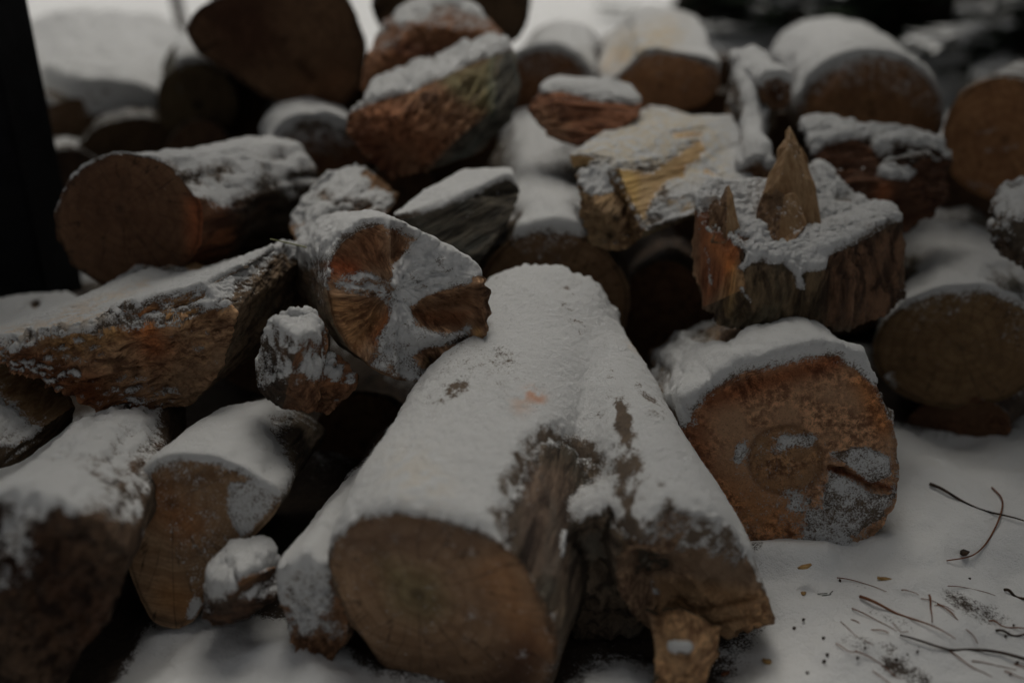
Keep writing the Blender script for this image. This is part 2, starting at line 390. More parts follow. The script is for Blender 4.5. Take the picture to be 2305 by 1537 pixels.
def refine(V, F, m, L):
    for _ in range(9):
        E = np.sort(np.stack([F[:, [0, 1]], F[:, [1, 2]], F[:, [2, 0]]], 1), axis=2)    # f,3,2
        key = E[:, :, 0].astype(np.int64)*10000000+E[:, :, 1]
        u, inv = np.unique(key.ravel(), return_inverse=True); inv = inv.reshape(-1, 3)
        a, b = u//10000000, u % 10000000; ln = np.linalg.norm(V[a]-V[b], axis=1); sp = ln > L
        if not sp.any(): break
        mid = np.full(len(u), -1); mid[sp] = len(V)+np.arange(sp.sum()); V = np.vstack([V, (V[a[sp]]+V[b[sp]])/2])
        s = sp[inv]; c = s.sum(1); nF, nm = [F[c == 0]], [m[c == 0]]
        f3 = c == 3
        if f3.any():
            f = F[f3]; q = mid[inv[f3]]
            for t in ((f[:, 0], q[:, 0], q[:, 2]), (q[:, 0], f[:, 1], q[:, 1]), (q[:, 2], q[:, 1], f[:, 2]), (q[:, 0], q[:, 1], q[:, 2])):
                nF.append(np.stack(t, 1)); nm.append(m[f3])
        for r in range(3):
            rl = [(r+k) % 3 for k in range(3)]
            g = (c == 1) & s[:, r]
            if g.any():
                f = F[g][:, rl]; q = mid[inv[g][:, r]]
                nF += [np.stack([f[:, 0], q, f[:, 2]], 1), np.stack([q, f[:, 1], f[:, 2]], 1)]; nm += [m[g]]*2
            g = (c == 2) & ~s[:, r]
            if g.any():     # edge r not split: verts f0-f1 edge kept; split edges (1,2),(2,0)
                f = F[g][:, rl]; q1 = mid[inv[g][:, rl[1]]]; q2 = mid[inv[g][:, rl[2]]]
                nF += [np.stack([f[:, 0], f[:, 1], q1], 1), np.stack([f[:, 0], q1, q2], 1), np.stack([q2, q1, f[:, 2]], 1)]; nm += [m[g]]*3
        F = np.vstack(nF); m = np.concatenate(nm)
    return V, F, m
def chunk(verts, faces, backp, grain=(0.2, 1, 0), res=.004, rough=None, sm=2, seed=0, relief=None):
    """an irregular piece: traced corner points with depths, visible faces by name, closed at the back"""
    names = list(verts); idx = {k: i for i, k in enumerate(names)}
    V = np.array([P(*verts[k]) for k in names]); tris, m = [], []
    for mn, f in faces:
        loop = [idx[c] for c in (f.split() if isinstance(f, str) else f)]
        for t in tessellate_polygon([[Vector(V[i]) for i in loop]]):
            a = [loop[k] for k in t]; tris.append(a); m.append(mn)
    F = np.array(tris)
    # orient: towards the camera
    cen = V[F].mean(1); nv = np.cross(V[F[:, 1]]-V[F[:, 0]], V[F[:, 2]]-V[F[:, 0]]); flip = ((cen-CAMP)*nv).sum(1) > 0
    F[flip] = F[flip][:, ::-1]
    de = {}
    for t in F:
        for k in range(3):
            a, b = t[k], t[(k+1) % 3]; de[(a, b)] = de.get((a, b), 0)+1
    bd = [(a, b) for (a, b) in de if (b, a) not in de]
    B = np.array([P(*p) for p in (backp if isinstance(backp[0], tuple) else [backp])]); c = len(V)
    V = np.vstack([V, B.mean(0)[None]])
    F = np.vstack([F, [[b, a, c] for a, b in bd]]); m = np.array(m+['bark']*len(bd))
    Vp, Fp = V.copy(), F.copy()
    V, F, m = refine(V, F, m, res)
    E = edges_of(F); V = smooth(V, E, sm, .5)
    ax = np.array(grain, float); ax /= np.linalg.norm(ax); e1 = np.cross(ax, [0, 0, 1.]); e1 /= np.linalg.norm(e1)+1e-9; e2 = np.cross(e1, ax)
    o = V.mean(0); q = V-o; lc = np.stack([q @ e1, q @ e2, q @ ax], 1); so = seed*3.71
    nr = tri_normals(V, F)
    R = dict(bark=.004, frac=.008, pale=.0025, cut=.001); R.update(rough or {})
    amp = np.zeros(len(V)); cnt = np.zeros(len(V))
    fa = np.array([R[x] for x in m])
    for k in range(3): np.add.at(amp, F[:, k], fa); np.add.at(cnt, F[:, k], 1)
    amp /= np.maximum(cnt, 1)
    sp = lc*np.array([1, 1, .3])+so
    V = V+nr*(amp*(.65*fbm(sp*26, 5, seed, .6)+.55*ridge(lc*np.array([105, 105, 12])+so, 2, seed+3)+.35*ridge(lc*np.array([210, 210, 26])+so, 2, seed+6)))[:, None]
    if relief:
        px, py, _ = proj(V); V = V+nr*(field(px, py, relief)*((nr @ FW) < .1))[:, None]
    lc[:, 2] += so
    return dict(V=V, F=F, m=m, lc=lc, Vp=Vp, Fp=Fp, cap=np.zeros(len(V)), rim=np.zeros(len(V)))
def merge(*gs):
    o = 0; op = 0; r = dict(V=[], F=[], m=[], lc=[], Vp=[], Fp=[], cap=[], rim=[])
    for g in gs:
        r['V'].append(g['V']); r['cap'].append(g['cap']); r['rim'].append(g['rim']); r['F'].append(g['F']+o); r['m'].append(g['m']); r['lc'].append(g['lc']); o += len(g['V'])
        r['Vp'].append(g['Vp']); r['Fp'].append(g['Fp']+op); op += len(g['Vp'])
    return {k: np.concatenate(v) for k, v in r.items()}
def piece(name, label, cat, geo, th=.42, T=.012, snow=(), tint=(1, 1, 1), tints=(), nz=.3, group=None, extra=None, shelt=1., partlabels=None, stains=(), thin=()):
    PIECES.append(dict(name=name, label=label, cat=cat, g=geo, th=th, T=T, snow=list(snow), tint=tint, tints=list(tints), nz=nz,
                       group=group, extra=extra, shelt=shelt, pl=partlabels or {}, stains=list(stains), thin=list(thin)))
# ------------------------------------------------------------------ the pile, front to back (outlines in photo pixels, depths in metres)
def NG(v, *p): return ('poly', list(p), 9, v)
DK = (.55, .5, .47); WARM = (1.15, .95, .8); RED = (1.15, .62, .42); GREY = (.75, .8, .8); YEL = (1.2, 1.05, .7)
SUBJ = .0032; MIDR = .004; FAR = .0055

# forked log in front: round sawn end on the left, broken stub on the right
g1 = loft([(737, 1262), (757, 1202), (800, 1168), (850, 1152), (925, 1152), (1020, 1172), (1110, 1205), (1165, 1245), (1210, 1320), (1235, 1385), (1258, 1440), (1250, 1510),
           (1225, 1580), (1140, 1620), (1030, 1600), (930, 1545), (860, 1500), (800, 1415), (762, 1350)], .955, (1255, 762, 1.40), bs=.93, res=SUBJ, crough=.0015,
          srough=.004, seed=1, pith=(940, 1335), midscale=1.06)
g2 = loft([(1420, 1215), (1480, 1165), (1560, 1150), (1640, 1180), (1695, 1262), (1725, 1330), (1740, 1380), (1722, 1400), (1655, 1428), (1585, 1445), (1520, 1440), (1450, 1420), (1395, 1350), (1385, 1270)],
          1.0, (1330, 800, 1.36), bs=.80, res=SUBJ, cap='frac', crough=.018, srough=.005, seed=2, sm=4, midscale=1.12,
          capfn=lambda x, y, lc: field(x, y, [('seg', 1480, 1300, 1560, 1420, 55, -.03), ('seg', 1690, 1320, 1640, 1400, 45, .012), ('seg', 1600, 1330, 1700, 1350, 14, -.012)]))
g3 = chunk(dict(a=(1452, 1365, .995), b=(1530, 1350, .975), c=(1625, 1400, .985), d=(1612, 1475, .985), e=(1575, 1560, .96), f=(1520, 1590, .95), g=(1470, 1540, .955), h=(1480, 1470, .965), i=(1540, 1470, .945)),
           [('frac', 'a b i h'), ('frac', 'b c d i'), ('frac', 'i d e'), ('frac', 'h i e f g')], (1540, 1480, 1.08), res=.003, seed=3, rough=dict(frac=.006))
g1b = loft([(1235, 1260), (1290, 1190), (1380, 1160), (1470, 1180), (1500, 1260), (1490, 1350), (1440, 1420), (1370, 1450), (1290, 1440), (1240, 1380)], 1.03, (1300, 800, 1.38), bs=.8, res=SUBJ, cap='bark', crough=.02, srough=.007, seed=51, sm=6)
g1c = loft(ell(1335, 1070, 150, 95, 8, jit=.03, seed=71), 1.15, (1268, 770, 1.40), bs=1.05, res=SUBJ, cap='bark', crough=.006, srough=.004, seed=52, sm=8,
           capfn=lambda x, y, lc: .05*np.exp(-(np.hypot(lc[:, 0], lc[:, 1])/.05)**2))
piece('forked_log', 'big snow-covered forked log at the very front, round sawn end and torn stub', 'log', fuse(merge(g1, g1b, g1c, g2, g3), .0033, 70), th=.30, T=.011, nz=.22,
      tint=(.85, .8, .76),
      snow=[('poly', [(1180, 1000), (1240, 985), (1330, 1030), (1350, 1070), (1290, 1130), (1270, 1290), (1235, 1350), (1150, 1240), (1120, 1180)], 48, -.95),
            ('poly', [(1290, 1180), (1440, 1210), (1470, 1290), (1400, 1400), (1270, 1420), (1240, 1360)], 34, -.85),
            NG(-1.6, (1435, 1350), (1530, 1335), (1640, 1375), (1625, 1580), (1450, 1610)), ('seg', 1510, 1455, 1545, 1462, 11, 1.8), ('seg', 1520, 1270, 1650, 1310, 30, -.5), ('seg', 1640, 1350, 1740, 1380, 40, -.8),
            ('seg', 1460, 1210, 1640, 1230, 50, .5), ('seg', 1460, 1300, 1485, 1345, 22, 1.5),
            ('seg', 860, 1060, 1000, 1000, 60, .5), ('seg', 1270, 1200, 1265, 1250, 10, 1.2), ('seg', 1520, 1460, 1580, 1450, 16, 1.0),
            ('seg', 1480, 980, 1620, 1180, 60, .55), ('seg', 1100, 960, 1350, 800, 90, .35), ('seg', 1360, 1230, 1400, 1300, 35, -.5)],
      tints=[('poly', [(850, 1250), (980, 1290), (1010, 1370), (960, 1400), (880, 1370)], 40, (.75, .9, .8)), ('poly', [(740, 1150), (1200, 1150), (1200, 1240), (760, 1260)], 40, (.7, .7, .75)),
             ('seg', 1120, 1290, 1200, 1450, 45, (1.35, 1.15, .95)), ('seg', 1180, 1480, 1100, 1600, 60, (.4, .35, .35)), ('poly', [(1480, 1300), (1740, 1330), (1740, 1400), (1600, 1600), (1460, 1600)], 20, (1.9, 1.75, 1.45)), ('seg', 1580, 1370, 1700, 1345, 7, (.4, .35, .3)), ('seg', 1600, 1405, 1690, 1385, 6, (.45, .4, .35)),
             ('poly', [(1170, 1040), (1290, 1060), (1270, 1300), (1190, 1290)], 20, (1.5, 1.4, 1.45))],
      thin=[('seg', 1365, 830, 1400, 960, 32, -0.65), ('seg', 1400, 960, 1445, 1140, 46, -0.93), ('seg', 1270, 700, 1305, 750, 32, -0.65), ('seg', 1330, 640, 1250, 655, 24, -0.47), ('seg', 1400, 1180, 1640, 1230, 35, -0.78), ('seg', 1050, 890, 960, 925, 27, -0.93),
            ('seg', 1230, 1000, 1320, 1030, 35, -0.62), ('seg', 1040, 1050, 1055, 1055, 30, -0.44), ('seg', 1160, 1030, 1120, 1160, 27, -0.70), ('seg', 1500, 1120, 1600, 1210, 27, -0.39), ('seg', 1430, 870, 1480, 960, 22, -0.47), ('seg', 1130, 640, 1080, 760, 22, -0.31)],
      stains=[('seg', 1195, 902, 1212, 912, 14, (1, .62, .45)), ('seg', 1190, 915, 1170, 925, 22, (1, .82, .72)), ('seg', 1420, 790, 1440, 795, 14, (1, .85, .7)),
              ('seg', 930, 1080, 960, 1110, 60, (1, .95, .88))],
      partlabels=dict(cut='round sawn end with a greenish heart', frac='torn splintered stub end'))

# right-hand log with the crumbling disc face
piece('broken_log', 'thick log on the right with a crumbling orange-brown end and a smooth round heart', 'log',
      loft([(1530, 960), (1548, 915), (1600, 882), (1660, 842), (1740, 810), (1830, 790), (1890, 796), (1940, 832), (1978, 870), (2005, 930), (2024, 1000), (2027, 1060), (2012, 1130), (1985, 1180), (1945, 1228),
            (1893, 1262), (1800, 1285), (1700, 1265), (1640, 1200), (1590, 1115), (1550, 1040)], 1.165, (1655, 885, 1.50), bs=.98, res=.0028, cap='frac', crough=.0035, srough=.006, seed=4, sm=3, pith=(1770, 1035), edge=.003,
           capfn=lambda x, y, lc: -.006*sstep(92, 78, np.hypot(x-1768, (y-1035)*1.08)) + field(x, y, [('seg', 1870, 1055, 1905, 1062, 6, -.014), ('seg', 1905, 1062, 1960, 1098, 6, -.010), ('seg', 1960, 1098, 1990, 1102, 5, -.008),
                 ('seg', 1600, 900, 1700, 858, 18, -.010), ('seg', 1700, 858, 1880, 822, 15, -.010)])),
      th=.40, T=.020, nz=.16, tint=(1.8, 1.5, 1.3),
      snow=[('seg', 1668, 1012, 1655, 1030, 16, .85), ('seg', 1740, 1010, 1830, 985, 16, .36), ('seg', 1760, 985, 1820, 990, 12, .38), ('poly', [(1870, 1020), (1950, 1005), (2000, 1030), (2005, 1070), (1960, 1085), (1905, 1045)], 14, .9),
            ('poly', [(1868, 1065), (1900, 1075), (1950, 1110), (2005, 1118), (1985, 1160), (1930, 1200), (1870, 1180), (1855, 1120)], 16, .80), ('seg', 1700, 1240, 1840, 1236, 18, 1.2), ('seg', 1850, 1200, 1900, 1225, 30, .6),
            ('poly', [(1490, 900), (1560, 890), (1560, 960), (1520, 940)], 20, .5), ('seg', 1560, 830, 1900, 760, 60, .35), ('seg', 1800, 1130, 1850, 1180, 40, .45), NG(-.5, (1570, 930), (1640, 870), (1740, 835), (1850, 815), (1920, 830), (1990, 930), (1990, 1000), (1880, 1000), (1780, 940), (1660, 980), (1640, 1180), (1590, 1090))],
      tints=[('poly', ell(1768, 1035, 88, 82), 5, (.55, .52, .48)), ('poly', ell(1768, 1035, 78, 72), 5, (1.45, 1.5, 1.45)), ('seg', 1600, 900, 1880, 810, 30, (.7, .48, .38)), ('seg', 1560, 960, 1580, 1080, 40, (.7, .5, .42)), ('seg', 1940, 860, 1990, 960, 26, (1.1, .85, .6)),
             ('seg', 1640, 1120, 1760, 1180, 60, (1.1, .9, .7)), ('seg', 1870, 1055, 2020, 1103, 8, (.35, .2, .14))],
      partlabels=dict(frac='crumbling orange-brown end with a smooth round heart'))

# middle log with the torn radial face
piece('torn_log', 'short log in the middle with a torn fan-grained end half filled with snow', 'log',
      loft([(733, 640), (742, 590), (765, 545), (805, 508), (860, 497), (912, 512), (955, 540), (1010, 575), (1060, 602), (1092, 628), (1082, 640), (1103, 655), (1094, 680), (1104, 700), (1090, 722), (1096, 742), (1080, 755), (1092, 785), (1068, 815), (1040, 845), (960, 860), (900, 856), (840, 832), (785, 785), (752, 725)],
           1.14, (800, 625, 1.42), bs=.93, res=.0022, cap='frac', crough=.007, srough=.004, seed=5, sm=2, pith=(885, 655), normal=(.30, -.88, .36), fib=True, edge=.003,
           capfn=lambda x, y, lc: field(x, y, [('poly', [(930, 705), (975, 668), (1060, 645), (1075, 720), (1030, 742), (965, 735)], 14, -.026), ('seg', 868, 510, 880, 640, 9, .012), ('poly', [(880, 500), (925, 520), (905, 585), (880, 600)], 12, -.016),
                ('seg', 885, 660, 800, 790, 10, -.010), ('seg', 760, 665, 830, 668, 6, .006), ('seg', 880, 640, 882, 720, 10, .012), ('seg', 1060, 620, 1090, 790, 14, .012), ('seg', 830, 640, 860, 690, 14, -.006), ('poly', [(900, 780), (1060, 760), (1090, 800), (1060, 850), (900, 860)], 16, -.012)])),
      th=.42, T=.011, nz=.16, tint=(1.3, 1.12, .98),
      thin=[('poly', [(895, 600), (925, 550), (970, 545), (1070, 605), (1070, 630), (960, 670), (915, 690), (935, 740), (1000, 760), (1055, 735), (1060, 755), (960, 785), (880, 770), (885, 700)], 16, .65), ('poly', [(770, 620), (830, 608), (872, 640), (875, 685), (840, 655), (790, 655)], 12, .35)],
      snow=[('poly', [(885, 600), (925, 545), (970, 545), (1070, 605), (1075, 635), (1000, 655), (960, 675), (925, 690), (935, 735), (1000, 755), (1055, 730), (1062, 750), (1040, 775), (960, 790), (870, 800), (850, 760), (885, 700), (880, 640)], 14, .75),
            ('poly', [(760, 620), (830, 605), (875, 640), (880, 690), (862, 695), (840, 660), (790, 660), (755, 640)], 12, .50), ('poly', [(850, 780), (940, 790), (960, 840), (900, 850), (840, 820)], 18, .45),
            ('seg', 760, 520, 860, 485, 26, .7), ('seg', 860, 485, 1060, 590, 14, .8), ('seg', 700, 560, 760, 520, 30, .5),
            ('poly', [(735, 660), (860, 680), (870, 720), (800, 800), (740, 720)], 12, -.9), ('poly', [(740, 600), (770, 540), (860, 505), (878, 620), (820, 600)], 12, -.9), ('poly', [(930, 705), (975, 668), (1060, 648), (1062, 715), (1020, 738), (960, 728)], 7, -1.6),
            ('poly', [(1066, 625), (1110, 625), (1110, 800), (1066, 790)], 7, -1.2), ('seg', 950, 800, 1080, 790, 16, -.6), ('seg', 905, 820, 925, 840, 14, .5)],
      tints=[('poly', [(740, 600), (770, 540), (850, 505), (870, 600), (800, 610)], 20, (.66, .52, .45)), ('seg', 745, 600, 790, 610, 24, (1.15, .62, .45)), ('poly', [(735, 665), (840, 680), (870, 720), (800, 800), (750, 730)], 14, (1.15, 1.05, .85)),
             ('poly', [(930, 700), (1060, 648), (1062, 690), (1000, 695)], 10, (.5, .42, .36)), ('poly', [(930, 705), (1000, 695), (1062, 700), (1040, 735), (960, 730)], 10, (.8, .6, .5)), ('poly', [(1066, 640), (1110, 640), (1095, 740), (1066, 740)], 8, (.42, .38, .36)), ('seg', 1075, 745, 1088, 795, 9, (1.4, 1.3, .9)),
             ('seg', 885, 700, 850, 760, 16, (.95, .6, .42)), ('poly', [(960, 800), (1080, 795), (1080, 850), (940, 860)], 10, (.30, .32, .27))],
      partlabels=dict(frac='torn orange end with fan-shaped grain'))

# left broken split log, its torn face towards us
_A = dict(A=(-30, 778, 1.13), B=(200, 738, 1.13), C=(285, 690, 1.13), D=(460, 645, 1.16), E=(545, 603, 1.21), G=(640, 548, 1.33), Hh=(695, 568, 1.40), I=(462, 602, 1.42), J=(420, 580, 1.43), K=(335, 573, 1.43), Lq=(205, 680, 1.33), Mm=(-30, 762, 1.22),
          N1=(530, 700, 1.165), O=(500, 820, 1.19), Q=(435, 905, 1.21), R=(260, 945, 1.18), S=(120, 865, 1.15), T=(45, 828, 1.14), W=(600, 770, 1.36), X=(690, 650, 1.42), m1=(330, 790, 1.165), m2=(200, 830, 1.14), m3=(430, 720, 1.15), m4=(300, 735, 1.12))
piece('split_log', 'long split log at left with snowy flat top and rough torn orange-brown side', 'split log',
      chunk(_A, [('pale', 'Mm A B C D E G Hh I J K Lq'), ('frac', 'A m2 m4 B'), ('frac', 'B m4 m3 C'), ('frac', 'C m3 D'), ('frac', 'A T S m2'), ('frac', 'm2 S R m1'), ('frac', 'm2 m1 m4'), ('frac', 'm4 m1 m3'), ('frac', 'm1 R Q O m3'),
                 ('frac', 'm3 O N1 D'), ('bark', 'D N1 O Q W X Hh G E')], (330, 800, 1.5), grain=(.75, .65, .1), res=.0028, seed=6, rough=dict(frac=.014, pale=.002)),
      th=.36, T=.008, nz=.14, tint=(1.2, 1.05, .9),
      snow=[('poly', [(230, 900), (330, 870), (400, 860), (420, 905), (300, 945)], 30, .5), ('seg', 430, 800, 300, 870, 26, .42), ('seg', 70, 760, 180, 730, 14, -.25), ('seg', 560, 590, 640, 560, 16, -.4), ('seg', 460, 690, 500, 690, 18, .4), ('seg', 360, 770, 280, 850, 30, .18), ('seg', 640, 560, 690, 590, 16, .9),
            ('poly', [(530, 640), (640, 565), (700, 600), (600, 780), (480, 900), (520, 700)], 8, -.7), NG(-.35, (0, 795), (200, 752), (290, 705), (440, 668), (530, 660), (500, 800), (400, 850), (60, 820)), ('seg', 180, 730, 300, 705, 20, .15)],
      tints=[('seg', 60, 820, 200, 880, 50, (.6, .42, .34)), ('seg', 320, 730, 350, 780, 40, (1.0, .62, .45)), ('seg', 130, 780, 480, 680, 30, (1.1, 1.05, .8)), ('seg', 200, 890, 300, 930, 40, (.7, .5, .35))],
      stains=[('seg', 20, 765, 230, 720, 16, (1, .86, .72)), ('seg', 150, 715, 330, 650, 12, (1, .9, .8))])

# gnarled knob between split log and torn log
kn = chunk(dict(a=(620, 722, 1.09), b=(660, 698, 1.10), c=(715, 718, 1.12), d=(734, 770, 1.12), e=(728, 850, 1.12), f=(700, 920, 1.13), g=(640, 915, 1.13), h=(590, 880, 1.14), i=(577, 840, 1.15), j=(588, 790, 1.14), k=(605, 760, 1.12), m=(665, 760, 1.06), n=(655, 840, 1.075), o=(620, 840, 1.12)),
           [('bark', 'a m n o'), ('frac', 'a b c m'), ('frac', 'm c d e n'), ('frac', 'n e f g'), ('bark', 'o n g h'), ('bark', 'k a o j'), ('bark', 'j o h i')], (670, 820, 1.25), grain=(.1, .3, 1), res=.0028, seed=7, rough=dict(bark=.008, frac=.007))
kn2 = chunk(dict(a=(725, 800, 1.13), b=(765, 800, 1.14), c=(805, 845, 1.15), d=(800, 870, 1.15), e=(740, 930, 1.15), f=(700, 920, 1.15), g=(722, 858, 1.12)), [('frac', 'a b c g'), ('frac', 'g c d e f')], (760, 870, 1.24), res=.003, seed=8)
piece('gnarled_stub', 'small gnarled dark stub dusted with snow, wedged beneath the torn log', 'wood chunk', merge(kn, kn2), th=.34, T=.006, nz=.6, tint=(.8, .6, .5),
      snow=[('seg', 670, 720, 710, 740, 26, .7), ('seg', 680, 780, 700, 850, 26, .45), ('seg', 600, 800, 600, 850, 18, .3), ('seg', 740, 830, 790, 840, 20, .4)], tints=[('seg', 590, 800, 620, 900, 40, (.4, .45, .5)), ('seg', 740, 860, 790, 850, 20, (1.5, 1.3, 1.1))])

# half-round split log, lower left, snow on its back
piece('half_round_log', 'half-round split log at lower left with a smooth tan sawn end', 'split log',
      loft([(283, 1190), (297, 1125), (325, 1075), (365, 1040), (420, 1030), (490, 1037), (545, 1060), (590, 1085), (640, 1120), (612, 1165), (555, 1222), (530, 1250), (470, 1320), (442, 1395), (400, 1415), (345, 1400), (312, 1340), (290, 1270)], 1.04, (585, 1035, 1.30), bs=.97, res=SUBJ, crough=.0012, srough=.003, seed=9, sm=9, pith=(385, 1135)),
      th=.34, T=.013, nz=.16, tint=(.98, .95, .9),
      snow=[('poly', [(520, 1090), (575, 1085), (615, 1110), (600, 1150), (545, 1205), (518, 1160)], 12, 1.1), ('seg', 700, 975, 760, 960, 24, -.3), ('seg', 440, 1360, 430, 1385, 14, 1.2), ('seg', 420, 980, 600, 950, 60, .4), ('seg', 600, 1060, 690, 1030, 22, -.2)],
      tints=[('seg', 350, 1120, 420, 1180, 45, (1.15, .85, .65)), ('seg', 340, 1100, 520, 1060, 16, (.7, .65, .6)), ('seg', 380, 1340, 440, 1370, 40, (1.15, .95, .7))])

# long dark log in the lower left corner
piece('dark_log', 'long dark log running out of the lower left corner, its top under granular snow', 'log',
      loft([(-130, 1240), (-60, 1150), (30, 1110), (130, 1125), (220, 1165), (278, 1235), (284, 1310), (240, 1400), (180, 1460), (140, 1560), (60, 1650), (-60, 1660), (-140, 1560), (-170, 1400)], .90, (330, 960, 1.30), bs=.55, res=SUBJ, cap='bark', crough=.012, srough=.006, seed=10, sm=5),
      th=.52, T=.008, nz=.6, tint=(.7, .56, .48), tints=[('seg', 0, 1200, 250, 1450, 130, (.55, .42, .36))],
      snow=[NG(-1.2, (80, 1300), (110, 1230), (200, 1160), (290, 1190), (300, 1330), (180, 1480), (130, 1600), (-100, 1680), (-100, 1440), (60, 1360)), ('seg', 20, 1080, 60, 1160, 60, .45), ('seg', 40, 1200, 10, 1290, 40, .6), ('poly', [(330, 990), (420, 900), (420, 960), (300, 1090), (200, 1180), (160, 1160)], 24, -.45), ('seg', 100, 1100, 180, 1120, 50, .25), ('seg', 390, 900, 300, 950, 30, .3)])

# thin snowy log just left of the big one
piece('thin_log', 'thin snow-plastered log squeezed against the left of the big front log', 'log',
      loft([(640, 1290), (690, 1260), (760, 1300), (780, 1370), (775, 1440), (740, 1500), (700, 1540), (670, 1500), (655, 1430), (632, 1360)], 1.0, (890, 1075, 1.30), bs=1.15, res=SUBJ, cap='frac', crough=.010, srough=.006, seed=11, sm=4),
      th=.05, T=.012, nz=.35, tint=(.8, .62, .5),
      snow=[('seg', 690, 1280, 700, 1400, 50, .75), ('seg', 700, 1140, 640, 1250, 60, .5), ('seg', 730, 1080, 790, 1050, 30, -.2), ('seg', 700, 1460, 740, 1500, 40, -.6), ('seg', 690, 1470, 690, 1530, 20, -.5)])
piece('wood_offcut', 'small snow-topped offcut with an orange facet, lying at the foot of the half-round log', 'wood chunk',
      chunk(dict(a=(468, 1300, 1.01), b=(530, 1235, 1.03), c=(600, 1225, 1.04), d=(632, 1270, 1.04), e=(620, 1345, 1.03), f=(560, 1390, 1.02), g=(480, 1410, 1.02), h=(455, 1390, 1.02), i=(545, 1300, .98), j=(520, 1340, .985)),
            [('frac', 'a b i j'), ('pale', 'i b c d'), ('bark', 'i d e j'), ('bark', 'a j g h'), ('bark', 'j e f g')], (550, 1330, 1.12), res=.003, seed=12), th=.40, T=.012, nz=.3, tint=(.8, .55, .42),
      snow=[('seg', 520, 1240, 600, 1230, 26, 1.1), ('seg', 480, 1320, 500, 1290, 22, .5)], tints=[('seg', 520, 1310, 570, 1290, 14, (2.0, 1.9, 1.6)), ('seg', 480, 1370, 600, 1370, 40, (.55, .55, .6))])

# low pieces on the far left edge
piece('snowy_slab', 'low wooden slab under a sheet of snow at the left edge, beneath the split log', 'split log',
      chunk(dict(a=(-60, 800, 1.22), b=(60, 808, 1.26), c=(150, 880, 1.26), d=(165, 915, 1.22), e=(40, 1000, 1.10), f=(-60, 1010, 1.05), g=(-60, 1060, 1.06), h=(45, 1040, 1.11), i=(160, 945, 1.22)),
            [('pale', 'a b c d e f'), ('bark', 'f e h g'), ('bark', 'e d i h')], (20, 900, 1.35), res=.004, seed=13), th=.3, T=.007, nz=.3, tint=(.7, .6, .5), snow=[('seg', 10, 990, 120, 920, 26, -.35), ('seg', 60, 900, 100, 890, 20, -.25)])
piece('snowy_slab', 'smooth snow-covered slab end peeping out above the split log at the left edge', 'split log',
      chunk(dict(a=(-60, 700, 1.5), b=(60, 672, 1.55), c=(160, 670, 1.55), d=(190, 690, 1.5), e=(210, 720, 1.45), f=(-60, 790, 1.38), g=(0, 745, 1.40)), [('pale', 'a b c d e f')], (80, 800, 1.6), res=.005, seed=14), th=.2, T=.012, shelt=.3, nz=.1, tint=(.7, .6, .5),
      snow=[('seg', 80, 694, 84, 697, 7, -1.5)])

# upper left: big barky log with dark round end
piece('mossy_log', 'fat log beside the black post with dark round end and patchy snowed bark', 'log',
      loft(ell(292, 500, 168, 158, 10, jit=.03, seed=3), 1.38, (610, 440, 1.66), bs=.92, res=MIDR, crough=.004, srough=.010, seed=15, sm=5, pith=(270, 470), normal=(-.12, -1, .02)),
      th=.52, T=.008, nz=.40, tint=(.50, .40, .34), snow=[('seg', 420, 360, 640, 330, 60, .25), ('poly', [(440, 440), (560, 470), (640, 520), (600, 600), (440, 620)], 30, -.35), ('seg', 600, 480, 690, 450, 30, .4), ('seg', 500, 430, 560, 400, 30, .3), ('seg', 300, 380, 420, 400, 25, -.3)],
      tints=[('poly', [(420, 450), (520, 430), (540, 600), (430, 620)], 26, (2.2, 1.35, 1.0)), ('seg', 200, 400, 350, 560, 120, (.75, .7, .7))])
piece('bark_wedge', 'wedge-shaped split log lying in the middle with a flat snowy top and dark grooved bark', 'split log',
      chunk(dict(a=(885, 492, 1.36), b=(960, 440, 1.42), c=(1045, 392, 1.48), d=(1145, 394, 1.48), e=(1166, 430, 1.46), f=(1160, 470, 1.42), g=(1090, 575, 1.38), h=(1060, 600, 1.38), i=(960, 560, 1.36), j=(1140, 402, 1.43), k=(1040, 450, 1.39), m=(930, 490, 1.355)),
            [('pale', 'a b c d j k m'), ('bark', 'a m k i'), ('bark', 'k j e f g h i'), ('bark', 'j d e')], (1040, 520, 1.58), grain=(.7, .6, .2), res=MIDR, seed=16), th=.3, T=.010, nz=.1, tint=(.55, .6, .62),
      snow=[('seg', 900, 480, 1130, 400, 30, .3), NG(-1.3, (900, 498), (960, 478), (1040, 450), (1140, 405), (1175, 430), (1170, 600), (960, 600)), ('seg', 1040, 510, 1060, 480, 14, .7), ('seg', 1000, 480, 1010, 475, 10, .5)])
piece('pale_chunk', 'rough pale chunk smothered in snow between the fat left log and the torn log', 'wood chunk',
      chunk(dict(a=(648, 510, 1.44), b=(680, 450, 1.46), c=(740, 400, 1.50), d=(810, 378, 1.54), e=(860, 400, 1.54), f=(880, 470, 1.5), g=(820, 500, 1.42), h=(740, 540, 1.38), i=(670, 545, 1.39), j=(760, 450, 1.44), k=(900, 440, 1.54)),
            [('frac', 'a b j i'), ('frac', 'b c d j'), ('frac', 'j d e k f'), ('frac', 'j f g h i')], (770, 500, 1.62), res=MIDR, seed=17), th=.40, T=.008, nz=.5, tint=(1.15, .98, .8),
      snow=[('seg', 700, 480, 760, 470, 30, .3), ('seg', 840, 400, 890, 420, 25, -.8), ('seg', 655, 510, 690, 500, 14, -.5), ('seg', 720, 440, 740, 450, 12, -.5)])

